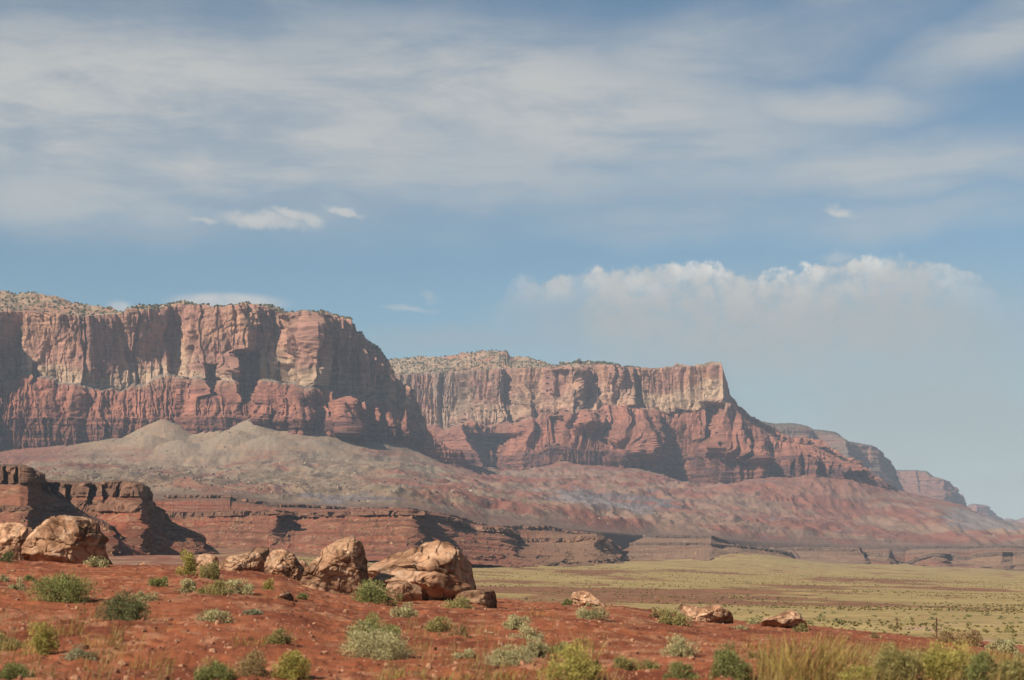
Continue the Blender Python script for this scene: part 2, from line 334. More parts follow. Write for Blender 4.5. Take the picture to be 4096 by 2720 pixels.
    c = mixc(c, mixc(REDC * .75, PURPLE * .8, sstep(-.3, .3, fbm(X / 60, Y / 60, Z / 8, 3))), sstep(6.5, 7.3, V + .3 * vst))
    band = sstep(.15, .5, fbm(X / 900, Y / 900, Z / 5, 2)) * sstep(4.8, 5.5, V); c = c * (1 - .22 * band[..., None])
    fine = fbm(X / 260, Y / 260, (Z + 5 * fbm(X / 150, Y / 150, 1.3, 2)) / 3.2, 3)
    c = c * (1 - .20 * sstep(.05, .45, fine) + .14 * sstep(.05, .45, -fine) - .30 * crack(S, Z, 16, 150, 6.5, .05) - .22 * crack(S, Z, 40, 420, 8.5, .03))[..., None]
    cc = mixc(CREAM * .8, ORANGE * .85, sstep(-.2, .5, big)); cc = mixc(cc, lin((104, 96, 72)), sstep(-.05, .35, fbm(X / 26, Y / 26, 4.4, 4)) * .75)
    c = mixc(c, cc, (1 - sstep(1.9, 2.06, V)))
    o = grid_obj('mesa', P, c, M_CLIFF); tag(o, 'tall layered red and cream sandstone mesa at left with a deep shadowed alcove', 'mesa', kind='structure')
    return P, V, PX
WEST = build_west()

# --- eastern massif
SKY2 = [(372,366),(391,359),(414,356),(454,356),(467,351.5),(498,351.5),(499,350.5),(507,351),(509,355),(530,358),(557,365),(564,362.6),(573,361.5),(574,360),(580,360),(581,362),(602,362),(616,364),(623,367),(643,367),(657,368),(674,366),(675,363.5),(684,364),(690,366),(711,362),(721,362),(723,370),(727,381),(730,395),(735,400),(738,407),(744,410),(750,416),(757,420),(764,423),(774,426),(781,434),(794,437.5),(813,437.5),(818,444),(830,448),(841,457),(855,459),(862,467),(868,476),(876,481),(884,488.5),(896,496)]
TOP2 = [(372,380),(393,376),(430,374),(475,371),(520,369),(560,368),(575,367),(602,364),(643,369.5),(675,368),(722,364.5),(723,372),(730,396.5),(744,412),(764,425),(781,436),(813,440),(830,450),(855,462),(876,483),(896,497)]
MID2 = [(372,430),(430,425),(470,424),(520,420),(545,412),(575,410),(600,408),(625,404),(645,408),(680,412),(705,408),(722,400),(730,402),(744,418),(764,432),(781,442),(813,446),(830,455),(855,466),(876,485),(896,499)]
LOW2 = [(372,445),(430,445),(475,452),(517,455),(560,447),(600,450),(640,452),(670,455),(700,452),(740,452),(764,455),(800,455),(830,462),(855,469),(876,487),(896,501)]
BASE2 = [(372,462),(420,458),(461,463),(490,471),(517,477),(535,470),(560,462),(600,467),(640,470),(665,478),(676,484),(690,488),(725,486),(760,479),(815,474),(855,479),(884,490),(896,503)]
DUP2 = [(372,5150),(393,5080),(430,5010),(460,4970),(475,4900),(500,4810),(503,4830),(513,4880),(522,4790),(545,4720),(560,4590),(573,4550),(581,4660),(600,4740),(604,4640),(616,4580),(626,4600),(632,4650),(642,4640),(660,4590),(690,4500),(711,4430),(722,4400),(727,4470),(735,4560),(764,4560),(800,4600),(830,4700),(855,4860),(884,5050),(896,5120)]
DLO2 = [(372,4900),(430,4760),(461,4560),(470,4680),(500,4690),(517,4580),(535,4560),(560,4480),(600,4440),(630,4410),(650,4400),(656,4420),(662,4540),(670,4680),(677,4700),(684,4560),(700,4440),(722,4350),(735,4300),(760,4280),(800,4310),(830,4360),(855,4440),(870,4600),(884,4800),(896,4950)]
def build_east():
    px = np.arange(372, 896, 0.62)
    rag = fbm(px / 5, 0, 7.3, 4) * 1.3
    sky, top, mid, low, base = (itp(px, t) for t in (SKY2, TOP2, MID2, LOW2, BASE2))
    sky = sky + rag * (.7 + .9 * sstep(725, 740, px)); top = np.maximum(top + rag, sky + 0.8)
    du, dl = itp(px, DUP2), itp(px, DLO2)
    cap = itp(px, [(372, 400), (520, 340), (560, 200), (575, 120), (640, 60), (722, 40), (896, 30)])
    dl = np.minimum(dl, du - 20)
    mid = np.maximum(mid + 6 * fbm(px / 20, 0, 4.1, 4) * (1 - sstep(715, 730, px)), top + .4); low = low + 1.5 * fbm(px / 18, 0, 5.5, 3) * (1 - sstep(820, 860, px)); base = base + 1.2 * fbm(px / 14, 0, 6.5, 3)
    gap = np.clip(du - 34 - (dl - 40), 0, None); step = np.clip(gap - 110, 0, None) * .8 + .15 * np.minimum(gap, 110)
    back = itp(px, [(372, 1200), (690, 1200), (725, 120), (896, 40)])
    rows = [(sky + 6, du + cap + back), (sky, du + cap), (top, du), (top + (mid - top) * .6, du - 8), (mid, du - 30), (mid + 2 * (1 - sstep(720, 760, px)), du - 34 - step),
            (low, dl - 40), (low + 1.4, dl - 50), (base, dl - 80), (base + 24, dl - 95)]
    PX, PY, YY, V = loft(px, rows, [4, 26, 52, 36, 8, 70, 6, 40, 24])
    YY = YY + dent(PX, PY, 560, 568, 372, 400, 30) + dent(PX, PY, 554, 566, 418, 446, 50, 2) + dent(PX, PY, 708, 722, 405, 440, 60, 3) + dent(PX, PY, 466, 514, 436, 480, 120, 5)
    for (c, w, a, ya, yb) in [(523, 5, 55, 384, 430), (530, 3.5, 45, 404, 440), (575, 4, 60, 380, 420), (594, 6, 95, 374, 424), (590, 12, 60, 396, 430), (628, 7, 70, 392, 440), (641, 6, 70, 402, 452), (636, 14, 50, 420, 460), (728, 7, 70, 398, 450), (510, 4, 30, 376, 410), (470, 8, 40, 400, 425), (487, 10, 40, 398, 424), (506, 7, 35, 420, 446), (552, 6, 30, 372, 408), (760, 6, 45, 424, 460), (740, 6, 40, 412, 455)]:
        cc = c + 0.06 * (PY - ya) * np.sign(np.sin(c))
        ww = w * (.55 + .9 * np.clip((PY - ya) / (yb - ya), 0, 1))
        YY = YY - a * np.exp(-((PX - cc) / ww) ** 2) * sstep(ya - 2, ya + 14, PY) * (1 - sstep(yb - 3, yb + 10, PY))
    P = world(PX, PY, YY); n = outward(P); X, Y, Z = P[..., 0], P[..., 1], P[..., 2]
    upper = sstep(1.7, 2.1, V) * (1 - sstep(3.9, 4.6, V)); lower = sstep(4.6, 5.2, V); foot = sstep(6.8, 7.2, V)
    lft = 1 - sstep(440, 560, PX)
    S = arc(P, 50)
    d = upper * (ridge(X / 44, Y / 44, Z / 330, 3) * 14 + 16 * columns(S, Z, 26, 320, 1.0) + 9 * columns(S, Z, 9, 150, 2.0) + 3 * fbm(X / 14, Y / 14, Z / 26, 3) - 13 * crack(S, Z, 30, 400, 1.5))
    fr = np.clip(V - 5, 0, 1); spur = 1 - 2.0 * np.abs(pn(S / 58 + .4 * fbm(S / 80, Z / 80, 2.2, 2), Z / 420, 7.7)) + .5 * (1 - 2 * np.abs(pn(S / 22 + .3 * fbm(S / 30, Z / 40, 4.2, 2), Z / 260, 1.7)))
    d = d + lower * (spur - .55) * (10 + 42 * fr) + lower * (1 - foot) * (11 * columns(S + .2 * Z, Z, 22, 300, 3.0) + 9 * columns(S, Z, 8, 130, 4.0) + 4 * fbm(X / 11, Y / 11, Z / 20, 3) - 11 * crack(S, Z, 26, 240, 2.5)) \
        + foot * (ridge(X / 24, Y / 24, Z / 170, 3) * 9 + 8 * columns(S, Z, 11, 60, 5.0) - 8 * crack(S, Z, 17, 140, 3.5, .09))
    strata = fbm(X / 400, Y / 400, Z / 8.5, 3)
    d = d + (upper * .8 + lower * .9 + foot * 4 + lower * 1.8 * sstep(730, 770, PX)) * strata + 1.8 * fbm(X / 8, Y / 8, Z / 10, 2) * sstep(1, 2, V)
    d = d * (1 - .8 * sstep(712, 722, PX) * (1 - sstep(736, 748, PX)) * (1 - sstep(4.6, 5.4, V)))
    P = P + n * d[..., None]
    capm = sstep(0.6, 1.0, V) * (1 - sstep(1.85, 2.0, V))
    P[..., 2] += capm * (9 * fbm(X / 50, Y / 50, 1.7, 4) + 5 * cellsteps(X / 70, Y / 70, 5.8, 3)) * (1 - .8 * sstep(560, 600, PX))
    s = np.clip((V - 2) / 2, 0, 1)
    vst = fbm(X / 18, Y / 18, Z / 150, 4); big = fbm(X / 130, Y / 130, Z / 75, 4)
    c = mixc(PINK, ORANGE * 1.02, sstep(-.5, .4, big))
    c = mixc(c, GREYR, lft * sstep(-.3, .3, big + .1) * .7)
    creamy = sstep(.35, .6, s + .25 * big) * (1 - .35 * sstep(.85, 1.0, s - .2 * big))
    c = mixc(c, CREAM, creamy * (.4 + .45 * sstep(630, 650, PX)))
    c = mixc(c, VARN, sstep(.15, .75, vst + .2 * big) * .6)
    low_c = mixc(REDC, REDC * 1.3, sstep(-.3, .6, big)); low_c = mixc(low_c, PURPLE, sstep(.15, .6, vst) * .45)
    c = mixc(c, low_c, sstep(4.3, 5.5, V + .7 * big + .3 * spur)); c = mixc(c, low_c, sstep(724, 736, PX))
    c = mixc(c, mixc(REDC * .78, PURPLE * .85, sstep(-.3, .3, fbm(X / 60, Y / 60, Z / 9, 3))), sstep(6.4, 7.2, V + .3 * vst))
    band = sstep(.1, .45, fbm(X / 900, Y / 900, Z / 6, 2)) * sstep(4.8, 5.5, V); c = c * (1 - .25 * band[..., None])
    fine = fbm(X / 260, Y / 260, (Z + 5 * fbm(X / 150, Y / 150, 1.3, 2)) / 3.2, 3)
    c = c * (1 - .20 * sstep(.05, .45, fine) + .14 * sstep(.05, .45, -fine) - .30 * crack(S, Z, 16, 150, 6.5, .05) - .22 * crack(S, Z, 40, 420, 8.5, .03))[..., None]
    cc = mixc(CREAM * .78, ORANGE * .82, sstep(-.2, .5, big)); cc = mixc(cc, lin((106, 98, 76)), sstep(-.05, .35, fbm(X / 30, Y / 30, 4.4, 4)) * .75)
    c = mixc(c, cc, (1 - sstep(1.9, 2.06, V)) * (1 - sstep(735, 745, PX)))
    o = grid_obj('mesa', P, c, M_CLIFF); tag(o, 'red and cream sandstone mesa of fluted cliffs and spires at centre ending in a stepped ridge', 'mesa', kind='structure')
    return P, V, PX
EAST = build_east()

# --- outcrop with two spires between the two massifs
def build_spires():
    px = np.arange(398, 466, 0.4)
    sky = itp(px, [(398,452),(402,444),(404,437),(406,446),(409,440),(410,428),(412,427),(414,430),(416,445),(421,447),(424,438),(426,429),(430,431),(434,433),(437,444),(440,446),(442,441),(444,447),(450,449),(459,450),(461,456),(463,462),(466,468)]) + .5 * fbm(px / 2, 0, 1.2, 3)
    base = itp(px, [(398, 454), (410, 455), (430, 459), (461, 466), (466, 470)]); bench = np.maximum(itp(px, [(398, 448), (412, 447), (430, 448), (458, 450), (466, 466)]), sky + .3)
    D = itp(px, [(398, 3540), (410, 3520), (430, 3530), (458, 3570), (462, 3660), (466, 3760)])
    rows = [(base + 8, D + 200), (sky, D + 42), (bench, D + 18), (bench + .5, D + 8), (base, D), (base + 16, D - 8)]
    PX, PY, YY, V = loft(px, rows, [5, 40, 6, 30, 14])
    P = world(PX, PY, YY); n = outward(P); X, Y, Z = P[..., 0], P[..., 1], P[..., 2]
    d = ridge(X / 14, Y / 14, Z / 90, 3) * 5 * sstep(.9, 1.2, V) + 3 * fbm(X / 200, Y / 200, Z / 6, 3)
    P = P + n * d[..., None]
    c = mixc(REDC * 1.1, PURPLE, sstep(-.3, .5, fbm(X / 30, Y / 30, Z / 8, 3)))
    tag(grid_obj('outcrop', P, c, M_CLIFF), 'red rock outcrop with two slim spires at the foot of the left mesa', 'outcrop', kind='structure')
build_spires()

# --- distant mesas towards the right
def build_far(name, label, skyp, basep, D, x0, x1, amp, red):
    px = np.arange(x0, x1, 0.6)
    sky = itp(px, skyp) + .45 * fbm(px / 3, 0, 2.2, 4); base = itp(px, basep); base = np.maximum(base, sky + 1); d0 = itp(px, D)
    h = base - sky
    rows = [(sky + 3, d0 + 400), (sky, d0 + 90), (sky + .03 * h, d0), (sky + .42 * h, d0 - 40), (sky + .47 * h, d0 - 130), (sky + .82 * h, d0 - 190), (base, d0 - 330), (base + 14, d0 - 420)]
    PX, PY, YY, V = loft(px, rows, [3, 4, 34, 5, 34, 14, 8])
    P = world(PX, PY, YY); n = outward(P); X, Y, Z = P[..., 0], P[..., 1], P[..., 2]
    k = D[0][1] / 4500
    S = arc(P, 10)
    d = sstep(1.7, 2.1, V) * (ridge(X / (60 * k), Y / (60 * k), Z / (260 * k), 3) * amp + amp * .7 * columns(S, Z, 30 * k, 120 * k, D[0][1]) + 6 * fbm(X / 400, Y / 400, Z / 12, 3))
    P = P + n * d[..., None]
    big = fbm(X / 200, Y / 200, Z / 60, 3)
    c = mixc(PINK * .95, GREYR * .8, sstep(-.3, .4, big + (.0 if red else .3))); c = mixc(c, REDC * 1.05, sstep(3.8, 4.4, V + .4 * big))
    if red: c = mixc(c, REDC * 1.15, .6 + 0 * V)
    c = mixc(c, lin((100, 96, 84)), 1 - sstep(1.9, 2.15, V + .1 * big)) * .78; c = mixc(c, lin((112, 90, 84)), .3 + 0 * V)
    tag(grid_obj(name, P, c, M_CLIFF), label, 'mesa', kind='structure')
build_far('mesa', 'distant blue grey mesa stepping down behind the ridge', [(735,417),(753,419),(764,421.6),(774,423.5),(794,423),(808,426),(810,429),(823,430),(836,432),(845,439),(848,441),(874,446),(881,451.5),(884,457),(890,464),(893,470),(899,482),(905,493),(915,508)],
          [(735,470),(860,496),(915,512)], [(735,6250),(806,6330),(809,6450),(812,6480),(843,6330),(847,6350),(852,6520),(876,6560),(884,6640),(893,6820),(915,7000)], 735, 915, 12, False)
build_far('mesa', 'second distant mesa, smaller, with pink fluted cliffs', [(880,469),(893,470),(915,470),(927,471),(933,476),(944,481),(948,486),(953,495),(959,502.5),(968,512)],
          [(880,497),(915,501),(950,508),(968,514)], [(880,8500),(903,8500),(910,8250),(930,8180),(940,8150),(943,8250),(950,8450),(968,8800)], 880, 968, 26, True)
build_far('mesa', 'small faint red mesa near the right edge', [(955,510),(966,506),(973,503.6),(982,504.5),(989,510),(999,519),(1006,526)], [(955,520),(1006,532)], [(955,10000),(975,9900),(1006,10300)], 955, 1006, 20, True)
build_far('mesa', 'faintest pale red mesa at the right edge', [(990,524),(1000,519),(1010,518.5),(1017,520),(1024,517),(1040,514),(1120,512)], [(990,532),(1120,534)], [(990,12900),(1120,12500)], 990, 1120, 25, True)

# --- talus and badlands below the cliffs
L0 = [(-90,505,1350),(140,500,1400),(150,495,1480),(230,495,1500),(268,503,1520),(297,504.5,1560),(327,506,1600),(397,508,1620),(430,512,1700),(488,526,1850),(539,526,1980),(600,532,2200),(653,535.5,2450),(721,539,2650),(760,542,2800),(830,545,3000),(902,546.3,3150),(1013,546,3450),(1120,548,3500)]
L1 = [(-90,490,2300),(0,482,2300),(40,474,2300),(100,478,2250),(200,484,2200),(300,488,2250),(400,492,2350),(500,503,2700),(600,512,3000),(700,520,3300),(800,522,3600),(900,531,3900),(1024,541,4100),(1120,544,4200)]
L15 = [(-90,472,2950),(0,470,2950),(40,470,2950),(100,471,2900),(200,472,2900),(300,468,2950),(400,472,3200),(480,486,3600),(560,489,3750),(640,492,3800),(700,499,3850),(760,500,3850),(850,504,4000),(900,508,4150),(972,518,4400),(1024,533,4600),(1120,540,4700)]
L2 = [(p, b, itp(p, DLO1) - 55) for p, b in BASE1 if p < 415] + [(440, 458, 3700), (461, 464, 4150)] + [(p, b, itp(p, DLO2) - 75) for p, b in BASE2 if p > 480 and p < 890] + \
     [(896,491,5050),(915,494,5080),(948,500,5100),(958,502.5,5100),(972,510,5100),(991,520,5100),(1008,525.5,5100),(1024,529,5100),(1120,538,5100)]
CONES = [(163,416,3300,.60),(253,414.5,3310,.60),(218,423,3300,.56),(236,427,3200,.5),(150,432,3160,.5),(180,437,3120,.46),(270,432,3150,.48),(312,437,3180,.48),(289,429,3290,.52),(122,444,3200,.46),(196,438,3300,.5),(385,440,3510,.45),(345,436,3420,.52),(320,432,3330,.45),(535,470,4450,.42),(676,482,4560,.45),(640,471,4290,.42),(760,479,4200,.42),(811,474,4310,.4),(846,477,4560,.4),(600,468,4320,.4),(700,488,4330,.4)]
def bad_z(px, Y):
    z = np.empty_like(Y); lv = []
    for Ln in (L0, L1, L15, L2):
        y = itp(px, Ln, 2); lv.append((y, HC + (Y0 - itp(px, Ln, 1)) / F * y))
    y0, z0 = lv[0]
    z = np.maximum(z0 - np.clip(y0 - Y, 0, None) * .45, -12)
    for (ya, za), (yb, zb) in zip(lv[:-1], lv[1:]):
        t = np.clip((Y - ya) / (yb - ya), 0, 1); z = np.where(Y >= ya, za + (zb - za) * t, z)
    yl, zl = lv[-1]
    beyond = np.clip(Y - yl, 0, None); z = np.where(Y > yl, zl + np.where(px > 880, -.25, .02) * beyond, z)
    X = (px - CX) / F * Y
    t = np.clip((Y - y0) / (yl - y0), 0, 1)
    rough = sstep(0.0, .12, t) * (1 - sstep(.8, 1.0, t)) * (1 - .6 * sstep(860, 930, px))
    lft = 1 - sstep(300, 480, px)
    wx = X + 40 * fbm(X / 260, Y / 260, 2.1, 2); wy = Y + 60 * fbm(X / 260, Y / 260, 5.1, 2)
    hill = ridge(wx / 190, wy / 330, 4.2, 3)
    z = z + rough * (1 - .72 * lft) * (hill * 10 + 5 * fbm(X / 50, Y / 80, 1.1, 4) + 8 * (ridge(wx / 46, wy / 120, 3.2, 3) - .8)) + rough * lft * (9 * fbm(X / 230, Y / 400, 7.7, 3) + 2.0 * fbm(X / 40, Y / 60, 3.3, 3) + 8 * (ridge(wx / 62, wy / 300, 6.2, 3) - .8))
    z = z + 5 * ridge((X + 30 * fbm(X / 150, Y / 150, 3.9, 2)) / 60, Y / 300, 9.1, 3) * sstep(.35, .8, t) * (1 - sstep(.97, 1.0, t)) * (1 - .65 * lft)
    cone = np.full_like(z, -1e9)
    for (cp, cy, yy, sl) in CONES:
        cx = (cp - CX) / F * yy; zz = HC + (Y0 - cy) / F * yy
        dx = X - cx; dy = np.where(Y < yy, (yy - Y) * .72, (Y - yy) * 1.0); dd = np.sqrt(dx * dx + dy * dy + 110)
        dd = dd * (1 + .14 * fbm(X / 60, Y / 200, cp, 3)) + 2.2 * ridge(np.arctan2(dy * (Y < yy), dx) * 7, dd / 300, cp, 2) * np.clip(dd / 60, 0, 1)
        cone = np.maximum(cone, zz - sl * dd / (1 + dd / 1500))
    z = z - 7 * sstep(880, 940, px) * sstep(.6, .95, t)
    k = 6.0; dlt = np.clip((cone - z) / k, -30, 30)
    zz = z + k * np.log1p(np.exp(dlt))
    return zz, sstep(-6, 14, cone - z), t
def build_badlands():
    px = np.arange(-80, 1110, 0.95); Y = np.geomspace(1150, 5700, 520)
    PX, YY = np.meshgrid(px, Y); Z, con, t = bad_z(PX, YY); X = (PX - CX) / F * YY
    Z = Z + .8 * fbm(X / 9, YY / 12, 2.0, 2)
    P = np.stack([X, YY, Z], -1)
    a = fbm(X / 170, YY / 420, Z / 40, 4); b = fbm(X / 60, YY / 160, Z / 14, 4); s = fbm(X / 1500, YY / 1500, Z / 9, 3)
    lft = 1 - sstep(330, 470, PX)
    c = mixc(TALUSC * .9, TANS * .88, sstep(-.3, .5, b) * .6) * (1 + .14 * con)[..., None]
    c = mixc(c, lin((152, 113, 97)), sstep(400, 560, PX + 40 * a) * (.55 + .3 * sstep(-.2, .3, a + .4 * b)))
    red = sstep(-.25, .35, a + .7 * b + .15 * s + .12) * (1 - .85 * lft) + lft * sstep(.28, .5, a + .5 * b) * .7
    red = np.maximum(red, sstep(.55, .9, t) * sstep(660, 760, PX) * .85)
    red = np.maximum(red, (1 - sstep(30, 110, PX + 20 * b)) * sstep(.55, .75, t) * (1 - con))
    red = red * (.85 + .3 * fbm(X / 22, YY / 40, 7.0, 3))
    c = mixc(c, REDS, np.clip(red * (1 - .8 * con * (1 - sstep(500, 660, PX))), 0, 1))
    blu = np.exp(-((PX - 610) / 75) ** 2) * np.exp(-((t - .36) / .16) ** 2) + 1.1 * np.exp(-((PX - 985) / 40) ** 2) * sstep(.1, .3, t) * (1 - sstep(.6, .8, t)) + .35 * np.exp(-((PX - 330) / 120) ** 2) * (1 - sstep(.15, .35, t))
    c = mixc(c, BLUEG, np.clip(sstep(.35, .6, blu + .5 * b + .25 * s) * .85, 0, 1))
    c = mixc(c, lin((120, 92, 84)), sstep(.25, .5, s) * .45 * (1 - con))
    c = mixc(c, lin((128, 104, 90)), (1 - sstep(.0, .06, t + .02 * b)))
    c = c * (1 + .12 * fbm(X / 5, YY / 8, 1.0, 2))[..., None]
    tag(grid_obj('badlands', P, c, M_TALUS, True), 'grey talus cones and red clay badlands below the cliffs', 'terrain', kind='structure')
    return P, t, con, PX
BAD = build_badlands()

# --- dark ledge mesas in the middle distance
def ledge(name, label, px, rows, counts, Dk, rim_v, dents=(), per=5.0, amp=1.0, tones=None, seed=0.0, flut=1.0, tan=0.0, gul=5.0):
    PX, PY, YY, V = loft(px, rows, counts)
    for d in dents: YY = YY + dent(PX, PY, *d)
    P = world(PX, PY, YY); n = outward(P); X, Y, Z = P[..., 0], P[..., 1], P[..., 2]
    k = Dk / 1000.0
    cl = np.zeros_like(V)
    for (a, b) in rim_v: cl = np.maximum(cl, sstep(a - .08, a + .05, V) * (1 - sstep(b - .05, b + .08, V)))
    slope = sstep(rim_v[0][1], rim_v[0][1] + .3, V)
    joints = .8 * columns(X / k, Z / k, 17, 60, seed) + cellsteps(X / (7 * k), Z / (14 * k), seed, 3) + .6 * ridge(X / (9 * k), Y / (9 * k), Z / (40 * k), 2)
    st = fbm(X / (70 * k), Y / (70 * k), (Z + 2.2 * fbm(X / (35 * k), Y / (35 * k), seed, 2)) / per, 3)
    d = cl * (joints * 3.2 * k * flut + fbm(X / 2.5, Y / 2.5, Z / 2.5, 2) * .5) + slope * (1 - cl) * sstep(rim_v[-1][1], rim_v[-1][1] + .5, V) * (st * 2.6 * amp + gul * k * (-1.0 + ridge((X + 6 * k * fbm(X / (20 * k), Z / (20 * k), seed, 2)) / (19 * k), Y / (90 * k), Z / (110 * k), 3))) + .5 * fbm(X / 4, Y / 4, Z / 3, 3)
    P = P + n * d[..., None]; P[..., 2] += .5 * fbm(X / 6, Y / 6, seed, 3) * (.6 + .4 * slope) + (1 - cl) * (1 - slope) * 1.2 * fbm(X / 30, Y / 60, seed, 3)
    CAP, TOPC, SL, RD, PALE = tones or (lin((124, 92, 74)), lin((118, 94, 80)), lin((148, 98, 76)), lin((156, 92, 70)), lin((178, 142, 110)))
    big = fbm(X / (60 * k), Y / (60 * k), Z / 20, 4); fine = fbm(X / (8 * k), Y / (8 * k), Z / 4, 3)
    c = mixc(SL, RD, sstep(-.1, .4, big)); c = mixc(c, PALE, sstep(.22, .6, fine + .25 * big) * .55)
    c = c * (1 - .38 * sstep(.0, .5, st))[..., None]
    c = mixc(c, lin((150, 118, 92)), tan * sstep(470, 580, PX) * .8)
    c = mixc(TOPC, c, slope); c = mixc(c, mixc(CAP, CAP * 1.55, sstep(0, .5, fine + big * .5)), cl * .9)
    o = grid_obj(name, P, c, M_MESA); tag(o, label, 'mesa', kind='structure')
    return P, V, PX
px = np.arange(-50, 214, 0.5)
top = itp(px, [(-50,478),(31,479),(51,481),(96,482.5),(112,481),(125,480.6),(141,482.5),(145,485),(147,490),(148,500),(152,505),(160,509),(167,519),(180,526),(199,534),(200,541),(207,548),(214,553)]) + .5 * fbm(px / 4, 0, 1, 3)
Dm = itp(px, [(-50,800),(40,880),(52,862),(60,850),(90,842),(128,812),(141,812),(146,830),(150,860),(167,880),(199,905),(214,930)])
mm = lambda v: np.maximum(top + .4, v)
MESA_A = ledge('ledge_mesa', 'dark brown flat topped ledge mesa behind the large left boulder', px,
    [(top + 1, Dm + 300), (top, Dm + 30), (top + 1, Dm), (mm(497), Dm - 2), (mm(500), Dm - 8), (mm(512), Dm - 12), (mm(530), Dm - 48), (mm(552), Dm - 95), (mm(570), Dm - 150)], [4, 8, 36, 8, 26, 34, 34, 16], 800, [(2, 3), (4, 5)],
    [(44, 59, 484, 512, 14, 1.0, 2.0), (67, 71, 486, 505, 9, 1.0, 2.0), (88, 93, 486, 504, 10, 1.0, 2.0), (104, 108, 486, 502, 8, 1.0, 2), (116, 120, 484, 498, 6, 1, 2)], per=2.2, amp=.8, seed=1.5)
px = np.arange(-50, 152, 0.5)
top = itp(px, [(-50,466),(0,466),(25,467),(29,470),(30.5,474),(31.5,478),(34,472.5),(38,473),(39.5,480),(42,490),(58,500),(75,508),(92,519),(104,523),(110,526.5),(111.6,534),(135,548),(152,560)]) + .4 * fbm(px / 3, 0, 4, 3)
Dm = itp(px, [(-50,700),(20,690),(28,692),(31,705),(40,720),(60,735),(110,745),(115,760),(152,790)])
mm = lambda v: np.maximum(top + .4, v)
MESA_B = ledge('ledge_mesa', 'dark stepped butte with a ragged top at the far left edge', px,
    [(top + 1, Dm + 150), (top, Dm + 12), (top + .6, Dm), (mm(484), Dm - 3), (mm(497), Dm - 16), (mm(506), Dm - 22), (mm(511), Dm - 26), (mm(530), Dm - 60), (mm(556), Dm - 110), (mm(572), Dm - 150)], [4, 6, 34, 20, 12, 12, 30, 34, 14], 700, [(2, 3), (5, 6)],
    [(6, 8, 466, 484, 5, .8, 2), (17, 19, 466, 484, 5, .8, 2)], per=2.0, amp=.8, seed=3.5)
px = np.arange(138, 624, 0.5)
R1 = itp(px, [(138,496),(148,494.6),(230,494.6),(231,497),(249,499),(268,502.5),(272,504.5),(297,504),(327,505.5),(345,507),(397,507),(412,509),(451,515.5),(488,525.5),(539,525.5),(545,525),(560,529),(600,534),(612,540),(624,552)]) + .35 * fbm(px / 4, 0, 6, 3)
R2 = itp(px, [(138,513),(165,512.5),(225,512),(276,510),(290,512),(314,513),(365,511),(412,510.5),(414,511.5),(429,514.5),(450,517.5),(452,521),(474,526.5),(500,528),(513,531.5),(515,537.5),(536,537.8),(574,537.8),(584,536),(590,535.6),(597,535.6),(600,539),(607,546),(612,552),(617,558),(624,562)]) + .3 * fbm(px / 3, 0, 8, 3)
R2 = np.maximum(R2, R1 + .6)
ft = np.maximum(itp(px, [(138,556),(200,556),(300,554),(403,552),(440,554),(480,557),(520,560),(562,562),(617,566),(624,567)]), R2 + 1)
D1 = itp(px, [(138,1480),(230,1490),(268,1520),(330,1580),(400,1600),(451,1750),(488,1850),(545,1950),(624,2100)])
D2 = itp(px, [(138,1330),(270,1310),(276,1290),(280,1340),(300,1370),(330,1320),(412,1270),(418,1340),(430,1450),(451,1560),(455,1600),(475,1650),(500,1700),(512,1740),(517,1850),(536,1880),(575,1870),(590,1850),(597,1850),(602,1900),(624,2020)])
D1 = np.maximum(D1, D2 + 30); sm_ = np.convolve(np.pad(D2, 60, mode='edge'), np.hanning(121) / np.hanning(121).sum(), 'valid'); Df = np.minimum(sm_ - 100, itp(px, [(138,1195),(412,1150),(480,1260),(560,1450),(624,1620)])); Dmid = .5 * Df + .5 * np.convolve(np.pad(D2, 24, mode='edge'), np.hanning(49) / np.hanning(49).sum(), 'valid') 
red = [(x, 4 * math.exp(-((x - 162) / 9) ** 2) + 3 * math.exp(-((x - 182) / 10) ** 2) + 1.5 * math.exp(-((x - 205) / 14) ** 2) + 2.3 * math.exp(-((x - 236) / 4) ** 2)) for x in range(130, 320)]
MESA_C = ledge('ledge_mesa', 'long two stepped brown ledge with pale caprock running behind the boulders', px,
    [(R1 + 1, D1 + 160), (R1, D1 + 25), (R1 + .3, D1), (R1 + 3.2 * sstep(R1, R1 + 8, R2), D1 - 3), (R2 - .3, D2 + 10), (R2, D2), (np.minimum(R2 + 4.6, ft), D2 - 4), (R2 + (ft - R2) * .5, np.minimum(Dmid, D2 - 8)), (ft, np.minimum(Df, D2 - 30)), (ft + 8, np.minimum(Df, D2 - 30) - 120)], [4, 5, 14, 26, 4, 20, 34, 34, 14], 1300, [(2, 3), (5, 6)],
    [(280, 296, 512, 545, 22, 9, 9), (395, 397, 510, 516, 6, .8, 2), (335, 338, 511, 517, 7, .8, 2), (322, 324, 511, 517, 7, .8, 2)], per=2.6, amp=.9, seed=5.5, tan=1.0, gul=7.5, flut=1.5)
px = np.arange(556, 792, 0.5)
R1 = itp(px, [(556,541),(599,538),(610,536),(653,534.8),(711,535.4),(721,538.7),(735,544),(792,552)]) + .3 * fbm(px / 4, 0, 9, 3)
R2 = np.maximum(itp(px, [(556,546),(640,542.5),(672,542.5),(710,543),(717,544.5),(750,544.5),(770,548),(792,555)]) + .3 * fbm(px / 3, 0, 10, 3), R1 + .5)
ft = np.maximum(itp(px, [(556,562),(617,566),(653,567.5),(666,563.5),(704,557),(750,556),(792,558)]), R2 + .8)
D1 = itp(px, [(556,2400),(711,2400),(722,2480),(792,2650)]); D2 = D1 - 90
